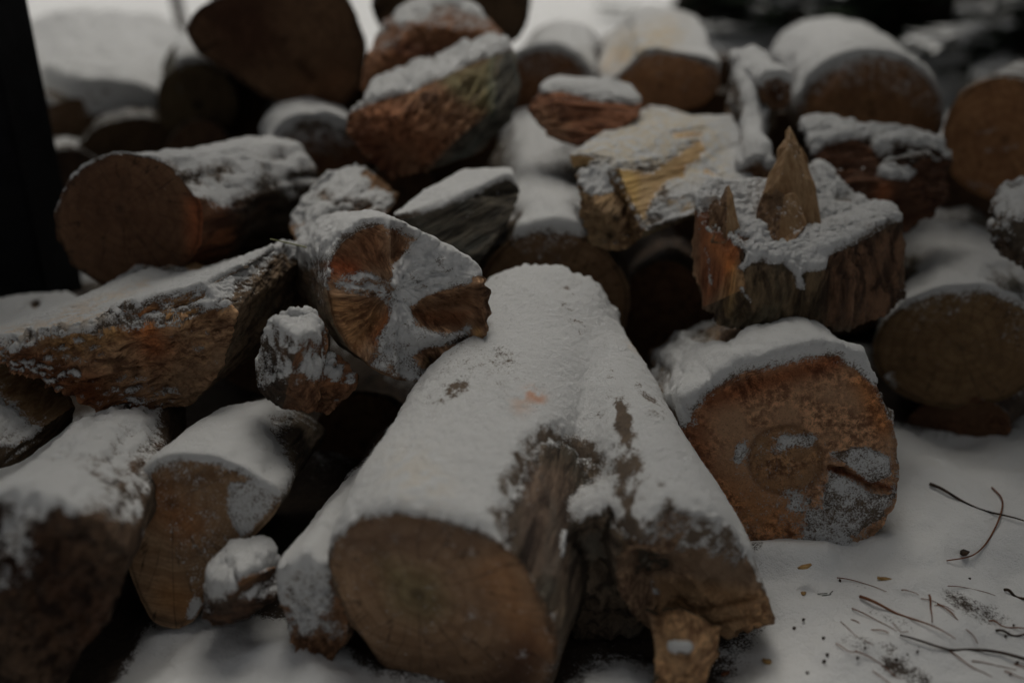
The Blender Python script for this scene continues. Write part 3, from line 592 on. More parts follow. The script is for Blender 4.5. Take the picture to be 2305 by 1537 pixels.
# snow-laden log behind the big one, round end in shadow
piece('snowy_log', 'straight snow-backed log with a shaded sawn end right behind the big forked log', 'log',
      loft(ell(1243, 680, 172, 165, 0, jit=.015, seed=5), 1.47, (1215, 345, 2.12), bs=.98, res=MIDR, crough=.0015, srough=.004, seed=18, sm=8), th=.22, T=.012, nz=.14, tint=(.72, .66, .58),
      snow=[('seg', 1150, 300, 1120, 330, 20, -.3), ('seg', 1090, 570, 1120, 545, 14, .3), ('seg', 1170, 300, 1280, 480, 70, .3)])
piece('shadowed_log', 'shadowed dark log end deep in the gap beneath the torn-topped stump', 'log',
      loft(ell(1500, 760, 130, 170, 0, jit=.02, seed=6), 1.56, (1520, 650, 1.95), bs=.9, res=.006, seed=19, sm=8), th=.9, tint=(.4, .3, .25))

# upright stump with the splinters
st = chunk(dict(a=(1563, 452, 1.31), b=(1600, 418, 1.35), c=(1660, 428, 1.37), c2=(1740, 425, 1.40), d=(1842, 382, 1.46), d2=(1905, 430, 1.44), e=(1962, 466, 1.42), f=(2018, 476, 1.38), g=(2018, 494, 1.35), h=(1960, 522, 1.31), i=(1872, 560, 1.28), j=(1840, 606, 1.26),
                k=(1770, 588, 1.26), k2=(1700, 572, 1.265), l=(1655, 540, 1.27), m=(1592, 518, 1.28), n=(2037, 640, 1.37), o=(2028, 680, 1.35), p=(1900, 748, 1.29), q=(1830, 722, 1.28), r=(1740, 738, 1.285), s=(1620, 732, 1.29), t=(1588, 690, 1.30), u=(1564, 570, 1.32), v=(1680, 650, 1.255), w2=(1920, 640, 1.275)),
           [('frac', 'a b c c2 d d2 e f g h i j k k2 l m'), ('bark', 'g n o w2 h'), ('bark', 'h w2 i'), ('bark', 'o p w2'), ('bark', 'i w2 p q j'), ('bark', 'j q r v k'), ('bark', 'k v k2'), ('bark', 'k2 v l'), ('bark', 'v r s t'), ('frac', 'l v t m'), ('frac', 'm t u a')],
           (1830, 620, 1.54), grain=(.05, .15, 1), res=.0032, seed=20, rough=dict(bark=.011, frac=.007))
def splint(root, org):
    fl = dict(pale=.0016, bark=.001, frac=.005)
    gs = [chunk(dict(A=(1778, 284, 1.335), A2=(1768, 296, 1.34), A3=(1769, 312, 1.34), B=(1750, 338, 1.34), B1=(1750, 362, 1.34), B2=(1731, 392, 1.34), C=(1716, 440, 1.34), D=(1694, 520, 1.335), E=(1756, 532, 1.312), F=(1812, 535, 1.315), M=(1752, 410, 1.312), N=(1775, 330, 1.318), G=(1806, 420, 1.318), I=(1803, 352, 1.33), I2=(1796, 348, 1.332), I3=(1798, 326, 1.333), J=(1787, 304, 1.335)),
                [('pale', 'A A2 A3 B B1 B2 M N'), ('pale', 'B2 C D E M'), ('pale', 'A N G I I2 I3 J'), ('pale', 'N M E F G')], (1770, 430, 1.37), grain=(0.02, .1, 1), res=.0026, seed=21, rough=fl, sm=0),
          chunk(dict(A=(1800, 326, 1.345), A2=(1806, 346, 1.345), B=(1816, 352, 1.34), B2=(1818, 380, 1.34), C=(1832, 412, 1.335), D=(1848, 505, 1.33), E=(1836, 520, 1.325), F=(1806, 515, 1.32), G=(1806, 400, 1.322)), [('pale', 'A A2 B B2 C G'), ('pale', 'G C D E F')], (1825, 430, 1.38), grain=(.1, .1, 1), res=.0028, seed=24, rough=fl, sm=0),
          chunk(dict(A=(1714, 446, 1.305), A2=(1722, 434, 1.30), B=(1738, 440, 1.295), B1=(1748, 426, 1.29), B2=(1766, 440, 1.29), C=(1792, 432, 1.30), D=(1816, 505, 1.295), E=(1785, 545, 1.275), F=(1750, 545, 1.275), G=(1698, 515, 1.30)), [('frac', 'A A2 B B1 B2 F G'), ('pale', 'B2 C D E F')], (1760, 480, 1.34), grain=(0, .1, 1), res=.0028, seed=22, rough=fl, sm=0),
          chunk(dict(A=(1598, 462, 1.295), A1=(1612, 448, 1.29), A2=(1618, 456, 1.29), A3=(1640, 418, 1.288), B=(1650, 438, 1.285), B2=(1653, 468, 1.285), C=(1666, 515, 1.28), D=(1634, 548, 1.268), E=(1600, 545, 1.275), M=(1636, 470, 1.272)), [('pale', 'A3 B B2 C D M'), ('frac', 'A A1 A2 A3 M D E')], (1632, 480, 1.33), grain=(0, .1, 1), res=.0028, seed=23, rough=fl, sm=0)]
    for g_ in gs:
        V, F, lc = g_['V'], g_['F'], g_['lc']; tn = np.ones((len(V), 3))*np.array((.66, .58, .5))
        n0 = tri_normals(V, F); sc = n0[:, 2]-1.0+.4*fbm(V*60, 3, 8)
        for mn in ('pale', 'frac'):
            if (g_['m'] == mn).any():
                v_, f_, a_ = sub(V, F, (g_['m'] == mn) | ((g_['m'] == 'bark') & (mn == 'pale')), dict(lc=lc, tint=tn, cover=sc-.1)); mk('splinter', v_, f_, MAT[mn], root, a_, org)
piece('splintered_stump', 'short upright stump with tall pointed splinters and snow on its torn top', 'stump', st, th=.36, T=.012, nz=.26, tint=(.85, .78, .7), extra=splint,
      snow=[NG(-1.6, (1540, 520), (1592, 528), (1655, 556), (1700, 590), (1770, 602), (1840, 618), (1875, 574), (1960, 536), (2010, 504), (2050, 500), (2050, 690), (1900, 770), (1540, 770)), ('poly', [(1640, 500), (1700, 460), (1720, 520), (1840, 520), (1990, 480), (1860, 560), (1840, 590), (1700, 570)], 20, .5), ('seg', 1590, 430, 1620, 425, 30, .7), ('seg', 1795, 610, 1800, 645, 18, 2.2), ('seg', 1848, 590, 1850, 600, 12, 2.2), ('seg', 1670, 650, 1690, 680, 12, 1.9), ('seg', 1690, 580, 1670, 600, 14, 1.7),
            ('seg', 1740, 440, 1700, 450, 30, .4), ('seg', 1655, 520, 1680, 540, 16, -.9), ('seg', 1885, 450, 1910, 455, 14, -.9), ('seg', 1590, 480, 1620, 530, 22, -.7), ('seg', 1590, 560, 1600, 640, 12, 1.7), ('seg', 1850, 400, 1900, 470, 30, .3)],
      tints=[('poly', [(1560, 440), (1640, 470), (1680, 560), (1630, 640), (1580, 700)], 18, (1.0, .62, .5)), ('poly', [(1640, 600), (1860, 600), (1850, 740), (1620, 740)], 30, (1.2, 1.15, 1.0)), ('poly', [(1860, 570), (2040, 500), (2040, 740), (1860, 740)], 20, (1.25, .95, .85)), ('seg', 1600, 540, 1640, 600, 16, (1.6, 1.5, 1.2)),
             ('seg', 1650, 560, 1640, 700, 14, (1.7, 1.55, 1.2))])

# right side, second row
piece('sawn_log', 'log at the right edge with shaded brown sawn end and broad snowy back', 'log',
      loft(ell(2165, 785, 200, 134, -2, jit=.012, seed=7), 1.43, (2140, 560, 1.95), bs=.92, res=MIDR, seed=24, sm=8, crough=.0012), th=.26, T=.013, nz=.12, tint=(.62, .58, .45), snow=[('seg', 2000, 850, 2010, 890, 20, .9), ('seg', 2080, 470, 2200, 600, 80, .3)])
piece('wood_billet', 'dim wood billet on the ground beneath the shaded sawn log at right', 'log',
      loft(ell(2150, 965, 125, 75, -6, jit=.05, seed=8), 1.47, (2250, 850, 1.75), bs=.9, res=.005, cap='frac', crough=.006, seed=25, sm=6), th=.6, tint=(.5, .36, .28))
piece('bark_chunk', 'dark bark-covered chunk with snow crumbs cut off by the right edge', 'wood chunk',
      chunk(dict(a=(2235, 470, 1.40), b=(2262, 425, 1.44), c=(2330, 405, 1.46), d=(2360, 560, 1.42), e=(2310, 600, 1.38), f=(2250, 560, 1.38), g=(2228, 510, 1.39), h=(2290, 500, 1.34)), [('bark', 'a b c h'), ('bark', 'c d e h'), ('bark', 'h e f g a')], (2310, 500, 1.55), res=MIDR, seed=26, rough=dict(bark=.01)),
      th=.35, T=.010, nz=.8, tint=(.6, .5, .45))
piece('charred_chunk', 'knobbly dark reddish half log with a wavy snow crust, behind the splintered stump', 'wood chunk',
      chunk(dict(a=(1800, 286, 1.60), b=(1862, 276, 1.62), c=(1950, 300, 1.62), d=(2050, 305, 1.62), e=(2118, 325, 1.60), f=(2135, 365, 1.57), g=(2130, 430, 1.54), h=(2095, 480, 1.53), i=(2040, 512, 1.52), j=(1960, 470, 1.50), k=(1890, 410, 1.50), m=(1830, 345, 1.53), n=(1905, 320, 1.54), o=(1960, 345, 1.53), p=(2010, 330, 1.53), q=(2075, 360, 1.52), r=(2010, 410, 1.49)),
            [('bark', 'a b n m'), ('bark', 'b c o n'), ('bark', 'c d p o'), ('bark', 'd e f q p'), ('frac', 'm n o r k'), ('bark', 'o p q r'), ('frac', 'q f g h r'), ('frac', 'r h i j k')], (1990, 400, 1.72), grain=(1, .2, 0), res=MIDR, seed=27, rough=dict(bark=.016, frac=.010)),
      th=.24, T=.012, nz=.3, tint=(.36, .24, .2), snow=[NG(-1.5, (1850, 335), (1930, 312), (1990, 325), (2060, 335), (2100, 330), (2160, 380), (2140, 500), (2040, 530), (1880, 430), (1830, 360)), ('seg', 1850, 285, 2100, 320, 16, .6), ('seg', 1990, 385, 2040, 392, 16, 2.2), ('seg', 1975, 335, 2000, 340, 14, 2.0), ('seg', 1830, 300, 1835, 330, 14, .5)], tints=[('seg', 1970, 330, 1980, 340, 12, (4, 3, 2)), ('seg', 1990, 430, 1980, 470, 20, (3.2, 2.4, 1.8))])
piece('round_log', 'round log at upper right, wide brown end crossed by a pale streak', 'log',
      loft(ell(1962, 258, 164, 138, 4, jit=.012, seed=9), 1.80, (1870, 165, 2.35), bs=1.1, res=FAR, seed=28, sm=9, crough=.001), th=.16, T=.014, nz=.1, tint=(.85, .66, .5), tints=[('seg', 1905, 150, 1840, 230, 9, (1.7, 1.6, 1.6)), ('seg', 1960, 235, 1962, 238, 10, (.5, .5, .45))],
      snow=[('seg', 1750, 120, 1900, 100, 60, .4)])
piece('round_log', 'large round log cut off by the right edge, its light brown end streaked with frost', 'log',
      loft(ell(2262, 315, 142, 138, 0, jit=.02, seed=10), 1.68, (2330, 235, 2.2), bs=.9, res=FAR, seed=29, sm=9), th=.95, T=.02, nz=.1, tint=(1.1, .82, .6), snow=[('seg', 2200, 300, 2260, 290, 12, 1.05), ('seg', 2220, 340, 2290, 330, 14, 1.05), ('seg', 2180, 410, 2240, 430, 20, 1.0)])
piece('branch_log', 'knotty upright branch log with a snow-rounded top, standing behind the splintered stump', 'branch',
      merge(loft(ell(1742, 208, 38, 40, 0, jit=.06, seed=11), 1.64, (1665, 160, 1.80), bs=1.35, res=MIDR, cap='frac', crough=.008, srough=.01, seed=30, sm=6),
            loft(ell(1698, 420, 42, 60, 0, jit=.06, seed=12), 1.52, (1690, 175, 1.82), bs=1.15, res=MIDR, cap='frac', crough=.006, srough=.01, seed=31, sm=6)),
      th=.28, T=.014, nz=.6, tint=(.9, .74, .62), snow=[('seg', 1660, 120, 1720, 150, 50, .4), ('seg', 1700, 340, 1710, 280, 30, .35), ('seg', 1625, 170, 1640, 260, 24, -.4)], tints=[('seg', 1745, 205, 1750, 215, 24, (.3, .2, .15))])

# centre right: pale split piece
pl = chunk(dict(a=(1278, 350, 1.46), b=(1370, 295, 1.58), c=(1462, 240, 1.70), c2=(1500, 245, 1.70), d=(1562, 266, 1.68), e=(1648, 264, 1.66), f=(1670, 320, 1.60), g=(1700, 410, 1.50), h=(1570, 478, 1.42), h2=(1500, 500, 1.40), i=(1448, 520, 1.385), j=(1440, 535, 1.385), k=(1378, 378, 1.42), m=(1376, 362, 1.44), n=(1330, 348, 1.45), o=(1420, 465, 1.395), p=(1400, 560, 1.42), q=(1290, 375, 1.47), r=(1560, 490, 1.43)),
           [('pale', 'a b c c2 d e f g h h2 i o k m n'), ('pale', 'a n m q'), ('frac', 'o i j p k'), ('bark', 'i h2 h r j')], (1520, 470, 1.72), grain=(.7, .7, -.1), res=.0035, seed=32, rough=dict(pale=.003))
pl2 = chunk(dict(a=(1297, 395, 1.43), b=(1340, 362, 1.44), c=(1374, 370, 1.44), d=(1385, 430, 1.415), e=(1440, 540, 1.40), f=(1405, 560, 1.40), g=(1335, 552, 1.41), h=(1312, 500, 1.42), i=(1350, 470, 1.385)),
            [('frac', 'a b c d i'), ('frac', 'a i h'), ('frac', 'i d e f g h')], (1370, 470, 1.52), grain=(.3, .7, .1), res=.0035, seed=33, rough=dict(frac=.010))
piece('pale_split_log', 'broad pale yellow split log right of centre with a pitted lobe at its left', 'split log', merge(pl, pl2), th=.62, T=.005, nz=.36, tint=(1.05, 1.0, .82), shelt=.6, stains=[('poly', [(1280, 350), (1460, 240), (1620, 260), (1640, 400), (1480, 420), (1380, 370)], 30, (1, .90, .74))],
      snow=[NG(-1.0, (1295, 440), (1350, 440), (1395, 430), (1450, 545), (1400, 570), (1330, 560)), ('seg', 1420, 320, 1560, 280, 50, .4), ('seg', 1640, 300, 1640, 400, 50, .6), ('poly', [(1390, 380), (1470, 390), (1580, 310), (1590, 340), (1480, 430), (1450, 490), (1415, 440)], 10, -.8), ('seg', 1345, 390, 1360, 420, 20, .7), ('seg', 1470, 470, 1500, 480, 18, .6),
            ('seg', 1520, 305, 1575, 300, 10, -1.), ('seg', 1340, 540, 1380, 545, 14, .8), ('seg', 1540, 400, 1620, 430, 30, .3), ('seg', 1530, 392, 1532, 395, 10, -1.2), ('seg', 1590, 388, 1610, 395, 10, -1.2), ('seg', 1350, 340, 1480, 330, 22, .35)],
      tints=[('poly', [(1380, 360), (1440, 400), (1430, 480), (1400, 440)], 10, (1.15, 1.1, .8)), ('seg', 1385, 490, 1388, 493, 8, (.1, .1, .1)), ('seg', 1372, 530, 1375, 533, 8, (.1, .1, .1)), ('seg', 1400, 440, 1425, 540, 14, (.4, .35, .3))])
piece('red_split_log', 'lens-shaped reddish split piece with a thin snow rim, resting behind the pale split log', 'split log',
      chunk(dict(a=(1190, 250, 1.62), b=(1215, 200, 1.66), c=(1270, 182, 1.70), d=(1360, 186, 1.70), e=(1420, 200, 1.68), f=(1444, 232, 1.64), g=(1440, 262, 1.60), h=(1380, 300, 1.57), i=(1300, 330, 1.56), j=(1235, 305, 1.57), k=(1340, 238, 1.58), m=(1260, 230, 1.58)),
            [('frac', 'a b c m'), ('frac', 'c d e f k m'), ('frac', 'k f g h'), ('frac', 'm k h i'), ('frac', 'a m i j')], (1330, 260, 1.8), grain=(1, .2, -.1), res=MIDR, seed=34, rough=dict(frac=.006)), th=.55, T=.010, nz=.15, tint=(.8, .5, .4), snow=[NG(-1.4, (1180, 250), (1215, 215), (1260, 207), (1350, 232), (1440, 236), (1450, 265), (1380, 310), (1300, 340), (1225, 315)), ('seg', 1240, 190, 1420, 205, 10, .9), ('seg', 1380, 205, 1420, 225, 14, .7)],
      tints=[('seg', 1220, 270, 1260, 300, 30, (1.2, 1.5, 1.6))])
piece('half_log', 'half log near the top with tan sawn end and pale snowy flat top', 'split log',
      loft([(1352, 205), (1400, 165), (1445, 122), (1480, 115), (1560, 130), (1618, 152), (1612, 205), (1580, 240), (1530, 252), (1470, 245), (1430, 270), (1380, 260)], 1.86, (1462, 85, 2.25), bs=1.0, res=FAR, seed=35, sm=4, crough=.001), th=.2, T=.012, nz=.1, tint=(1.95, 1.5, 1.2),
      stains=[('seg', 1400, 120, 1500, 90, 40, (1, .84, .62)), ('seg', 1370, 160, 1400, 140, 20, (1, .84, .66))])
piece('round_log', 'small brown-ended round log half hidden behind the lens-shaped reddish piece', 'log',
      loft(ell(1225, 225, 118, 112, 0, jit=.02, seed=13), 1.98, (1265, 150, 2.5), bs=1.05, res=FAR, seed=36, sm=9), th=.2, T=.015, nz=.08, tint=(.85, .62, .48))

# upper middle: the big torn red piece
rd = chunk(dict(a=(830, 212, 1.60), b=(900, 195, 1.60), c=(1000, 150, 1.64), d=(1080, 112, 1.68), e=(1145, 96, 1.70), f=(1165, 130, 1.68), g=(1172, 200, 1.66), h=(1150, 270, 1.63), i=(1080, 340, 1.60), j=(980, 380, 1.57), k=(880, 400, 1.55), m=(830, 350, 1.56), n=(785, 300, 1.57), o=(790, 262, 1.58), p=(1120, 150, 1.62), q=(1110, 250, 1.57), r=(1020, 320, 1.54), s=(900, 260, 1.53), t=(1000, 210, 1.56), u=(850, 300, 1.55), v=(980, 365, 1.55), x=(840, 190, 1.66), y=(1000, 128, 1.70), z=(1100, 92, 1.74)),
           [('frac', 'x y z e d c b a'), ('frac', 'a b s'), ('frac', 'b c t s'), ('frac', 'c d e p t'), ('frac', 'a s u o'), ('frac', 'o u m n'), ('frac', 's t q r'), ('frac', 't p q'), ('frac', 's r v u'), ('frac', 'u v j k m'), ('bark', 'p e f g h q'), ('bark', 'q h i r'), ('bark', 'r i j v')],
           (1000, 250, 1.85), grain=(.3, .8, .3), res=MIDR, seed=37, rough=dict(frac=.015, bark=.004))
piece('red_torn_log', 'thick log torn open to a rugged rust-red face with a diagonal snow ridge', 'log', rd, th=.55, T=.007, nz=.2, tint=(.85, .68, .58),
      snow=[NG(-1.6, (770, 270), (835, 236), (900, 214), (1000, 172), (1080, 132), (1150, 118), (1200, 130), (1180, 300), (1000, 410), (860, 420), (770, 330)), ('seg', 960, 340, 975, 350, 10, 1.8), ('seg', 850, 210, 930, 195, 16, .9), ('seg', 930, 195, 1140, 105, 12, .9), ('seg', 860, 195, 900, 190, 20, .6)],
      tints=[('poly', [(980, 170), (1110, 130), (1110, 260), (1040, 230)], 20, (.8, 1.2, 1.1)), ('seg', 820, 320, 860, 380, 50, (.5, .35, .3)), ('seg', 850, 260, 960, 330, 60, (1.2, .95, .85)), ('poly', [(1100, 100), (1190, 100), (1190, 260), (1000, 400), (960, 380), (1100, 250)], 12, (.75, 1.1, 1.4))])
piece('orange_torn_log', 'orange-brown torn log with snow-rimmed crown, behind the rust-red one', 'log',
      chunk(dict(a=(812, 200, 1.72), b=(830, 120, 1.74), c=(860, 50, 1.78), d=(930, 0, 1.84), e=(1010, -8, 1.86), f=(1080, 20, 1.84), g=(1135, 80, 1.78), h=(1140, 130, 1.74), i=(1000, 180, 1.72), j=(900, 230, 1.70), k=(930, 60, 1.75), m=(960, 130, 1.76), n=(870, 120, 1.70)),
            [('frac', 'a b n'), ('frac', 'b c k n'), ('frac', 'c d e f k'), ('frac', 'k f g h m'), ('frac', 'k m n'), ('frac', 'a n m i j'), ('frac', 'm h i')], (980, 90, 2.0), grain=(.2, .9, .2), res=FAR, seed=38, rough=dict(frac=.008)), th=1.05, T=.007, nz=.15, tint=(.85, .56, .42),
      snow=[('seg', 890, 20, 1010, -5, 12, 1.1), ('seg', 1010, -5, 1090, 30, 10, 1.0), ('seg', 900, 45, 960, 20, 10, .8), ('seg', 870, 195, 900, 190, 16, .5), ('seg', 835, 80, 860, 60, 10, .6)], tints=[('seg', 830, 150, 960, 180, 60, (1.3, 1.4, 1.5)), ('seg', 900, 110, 1000, 130, 26, (.5, .4, .35))])
piece('round_log', 'grey-barked round log at the top edge behind the orange torn log', 'log',
      loft(ell(1015, 10, 180, 130, 0, jit=.02, seed=14), 1.98, (1040, -50, 2.5), bs=1.0, res=FAR, seed=39, sm=9), th=.3, T=.02, tint=(.42, .40, .36))
piece('round_log', 'small dim round log end with black heart, below the big dark log', 'log',
      loft(ell(442, 232, 90, 90, 0, jit=.02, seed=15), 2.02, (440, 165, 2.5), bs=1.0, res=FAR, seed=40, sm=9), th=.25, T=.018, tint=(.40, .42, .36), snow=[NG(-1.5, (300, 60), (395, 60), (395, 400), (300, 400))], tints=[('seg', 444, 238, 446, 240, 10, (.3, .3, .3))])
piece('big_dark_log', 'biggest dark brown log end at top left, tilted, with nothing but bare wood showing', 'log',
      loft([(418, 75), (430, 40), (448, 15), (520, -15), (640, -70), (740, -60), (800, 20), (828, 110), (815, 190), (770, 240), (720, 256), (650, 245), (590, 215), (520, 165), (460, 130)], 1.84, (640, 40, 2.3), bs=.95, res=FAR, seed=41, sm=5, cap='cut'), th=1.1, T=.02, tint=(.50, .42, .36), shelt=1,
      tints=[('poly', [(420, 0), (600, -50), (640, 130), (520, 160)], 60, (.45, .35, .35)), ('seg', 680, 150, 700, 170, 16, (.4, .35, .3)), ('seg', 700, 210, 760, 190, 50, (1.35, 1.2, 1.1))])
piece('round_log', 'dark brown round end under a clean snow crescent, above the fat left log', 'log',
      loft(ell(715, 370, 112, 92, 8, jit=.02, seed=16), 1.76, (690, 270, 2.3), bs=1.05, res=FAR, seed=42, sm=9), th=.25, T=.03, nz=.08, shelt=.5, tint=(.58, .42, .32), snow=[('seg', 600, 300, 780, 280, 50, .3)])
# snowy logs at the far left behind the post
piece('snow_buried_log', 'log buried in a smooth grey mound of snow at upper left beside the dark post', 'log',
      loft(ell(225, 280, 165, 62, 0, jit=.02, seed=17), 2.20, (235, 118, 3.2), bs=1.6, res=FAR, seed=43, sm=9), thin=[('poly', [(40, 0), (450, 0), (450, 290), (40, 270)], 20, .9)], th=-.38, T=.05, nz=.08, tint=(.5, .45, .4), snow=[('seg', 240, 160, 330, 190, 90, .5), ('seg', 110, 210, 160, 230, 26, -1.8), ('seg', 120, 310, 330, 310, 50, -1.4)])
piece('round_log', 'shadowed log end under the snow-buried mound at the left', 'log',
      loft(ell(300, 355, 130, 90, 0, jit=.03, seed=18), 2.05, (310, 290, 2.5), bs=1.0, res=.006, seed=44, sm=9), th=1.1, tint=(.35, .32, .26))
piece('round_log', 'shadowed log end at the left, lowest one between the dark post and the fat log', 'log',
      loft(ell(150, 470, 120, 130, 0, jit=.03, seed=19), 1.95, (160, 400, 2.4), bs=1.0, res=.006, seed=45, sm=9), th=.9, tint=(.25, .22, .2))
# filler logs added inside the heap to keep its gaps dark
for _k, (cx, cy, rx, d_, bx, by, lab) in enumerate([
        (1075, 350, 90, 2.2, 1080, 320, 'added filler log deep behind the wedge, between the rust-red log and the snow-backed one'), (1440, 150, 90, 2.3, 1440, 120, 'added filler log far back between the round log and the half log'), (1760, 330, 90, 2.05, 1770, 290, 'added filler log in the gap right of the knotty branch log'), (2180, 470, 120, 1.9, 2190, 420, 'added filler log below the big frosted round log at the right edge'),
        (450, 335, 70, 1.98, 450, 300, 'added filler log in the dark under the small dim round end'), (905, 430, 75, 1.78, 905, 390, 'added filler log in the dark behind the rough pale chunk'), (805, 215, 60, 2.08, 805, 190, 'added filler log in the gap beside the big dark log'), (1640, 185, 60, 2.05, 1640, 160, 'added filler log in the gap between the half log and the branch log'),
        (600, 770, 130, 1.55, 620, 690, 'added filler log in the dark gap behind the gnarled stub'), (820, 1000, 120, 1.42, 880, 880, 'added filler log in the black gap left of the big front log'),
        (1010, 330, 110, 1.9, 1020, 280, 'added filler log in the gap under the rust-red torn log'), (200, 780, 120, 1.62, 240, 700, 'added filler log in the dark behind the left end of the split log'),
        (1620, 470, 120, 1.8, 1630, 400, 'added filler log in the dark gap between the pale split log and the stump'), (560, 250, 110, 2.25, 570, 200, 'added filler log in the gap between the dim round log and the big dark log'), (820, 330, 100, 2.0, 830, 290, 'added filler log in the dark left of the rust-red torn log'), (1900, 620, 150, 1.72, 1900, 540, 'added filler log behind the splintered stump, keeping the gap dark'),
        (2280, 960, 120, 1.6, 2300, 860, 'added filler log in the dark corner under the right-edge log'), (1620, 300, 100, 1.98, 1620, 240, 'added filler log deep behind the branch log'),
        (1800, 480, 120, 1.75, 1800, 400, 'added filler log underneath the knobbly reddish half log')]):
    piece('filler_log', lab, 'log', loft(ell(cx, cy, rx, rx*.9, 0, jit=.04, seed=30+_k), d_, (bx, by, d_+.45), bs=1., res=.009, seed=60+_k, sm=8), th=1.3, T=.01, tint=(.4, .34, .3))


# ------------------------------------------------------------------ shelter test against every piece
vv, ff, o = [], [], 0
for p in PIECES:
    vv.append(p['g']['Vp']); ff.append(p['g']['Fp']+o); o += len(p['g']['Vp'])
vv = np.vstack(vv); ff = np.vstack(ff)
BVH = BVHTree.FromPolygons([tuple(x) for x in vv], [tuple(int(i) for i in x) for x in ff])
DIRS = [Vector(d).normalized() for d in ((0, 0, 1), (.35, .3, 1), (-.35, .3, 1), (0, -.45, 1))]
def open_sky(pts, nr=None, dist=.5):
    s = np.zeros(len(pts)); rc = BVH.ray_cast
    for d in DIRS:
        s += np.fromiter((rc(Vector(p), d, dist)[0] is None for p in pts), float, len(pts))
    return s/len(DIRS)

BASEZ = {}
def emit(p):
    g = p['g']; V, F, m, lc = g['V'], g['F'], g['m'], g['lc']
    E = edges_of(F); n0 = tri_normals(V, F); ns = smooth(n0, E, 5, .6); ns /= np.linalg.norm(ns, axis=1, keepdims=True)+1e-9
    px, py, dd = proj(V); facing = sstep(.25, -.05, n0 @ FW)
    nzv = ns[:, 2]
    cm = g['cap'] > .5
    if cm.any(): nzv = np.where(cm, nzv*.35+.65*np.median(nzv[cm]), nzv)
    cand = np.where(nzv > -.05)[0]
    sh = np.ones(len(V))
    samp = cand[::3]
    if len(samp):
        so = open_sky(V[samp]+ns[samp]*.012+np.array([0, 0, .016]))
        # spread samples to all verts by a few smoothing passes
        val = np.zeros((len(V), 2)); val[samp, 0] = so; val[samp, 1] = 1
        val = smooth(val, E, 5, .6); sh = np.where(val[:, 1] > 1e-4, val[:, 0]/np.maximum(val[:, 1], 1e-4), 1.)
    sf = field(px, py, p['snow'])*facing if p['snow'] else 0
    score = nzv*(1-.45*g['cap']) - .12*g['cap'] - p['th'] - (1-sh)*1.0*p['shelt'] + p['nz']*(.55*fbm(V*26, 3, 77)+.5*fbm(V*110, 3, 78)) + .10*fbm(V*260, 2, 79) + sf
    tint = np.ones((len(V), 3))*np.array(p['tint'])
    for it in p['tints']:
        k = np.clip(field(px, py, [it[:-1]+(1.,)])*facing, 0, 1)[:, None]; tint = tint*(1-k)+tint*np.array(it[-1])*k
    rim = sstep(.93, .965, g['rim']+.02*fbm(V*60, 2, 55))[:, None]*(.62 if (m == 'cut').any() else .3); tint = tint*(1-rim)
    st = np.ones((len(V), 3))
    for it in p['stains']:
        k = (np.clip(field(px, py, [it[:-1]+(1.,)]), 0, 1)*sstep(-.2, .5, fbm(V*110, 3, 5)+.25))[:, None]; st = st*(1-k)+st*np.array(it[-1])*k
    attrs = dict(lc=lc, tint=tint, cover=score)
    lo = V.min(0); hi = V.max(0); org = np.array([(lo[0]+hi[0])/2, (lo[1]+hi[1])/2, lo[2]])
    root = bpy.data.objects.new(p['name'], None); COL.objects.link(root); root.location = org; root.empty_display_size = .05
    root['label'] = p['label']; root['category'] = p['cat']
    if p['group']: root['group'] = p['group']
    for mn in dict.fromkeys(m.tolist()):
        v, f, a = sub(V, F, m == mn, attrs)
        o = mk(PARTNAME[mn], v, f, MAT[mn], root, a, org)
        if mn in p['pl']: o['label'] = p['pl'][mn]
    # snow
    c = np.clip((score+.02)/.6, 0, 1)
    t = .8*p['T']*(1-.65*g['cap'])*c*(1+.22*fbm(V*20, 2, 31)) + (.0009*fbm(V*190, 3, 33)+.0006*fbm(V*400, 1, 34))*np.clip(c*6, 0, 1)
    t = np.where(score > -.02, t, -.0012-.004*np.clip(-score, 0, 1))
    dr = .45*ns+np.array([0, 0, .55]); dr /= np.linalg.norm(dr, axis=1, keepdims=True)
    SV = V+dr*t[:, None]
    mask = (score[F] > -.02).any(1)
    if mask.sum() > 60:
        if len(V) < 16000:
            par = list(range(len(V)))
            def root_(i):
                while par[i] != i: par[i] = par[par[i]]; i = par[i]
                return i
            for a0, b0, c0 in F[mask].tolist():
                ra, rb, rc2 = root_(a0), root_(b0), root_(c0); par[rb] = ra; par[rc2 if rc2 != rb else ra] = ra
            lab = np.array([root_(i) for i in F[:, 0].tolist()]); u, cn = np.unique(lab[mask], return_counts=True)
            keep = u[cn > max(30, .06*cn.max())]; mask = mask & np.isin(lab, keep)
        v, f, a = sub(SV, F, mask, dict(lc=lc, tint=st, cover=np.clip(score*1.1+.03+.12*fbm(V*60, 3, 41), -1, .9-.76*g['cap'])-.9*np.clip(fbm(V*np.array([11, 7, 11]), 3, 47)-.22, 0, 1)+(field(px, py, p['thin'])*np.clip(.75+1.3*fbm(V*np.array([75, 50, 75]), 4, 61), 0, 1.6) if p['thin'] else 0)))
        e = edges_of(f); v = smooth(v, e, 1, .35)
        mk('snow', v, f, MAT['snow'], root, a, org)
    if p['extra']: p['extra'](root, org)
    return root
for p in PIECES: emit(p)
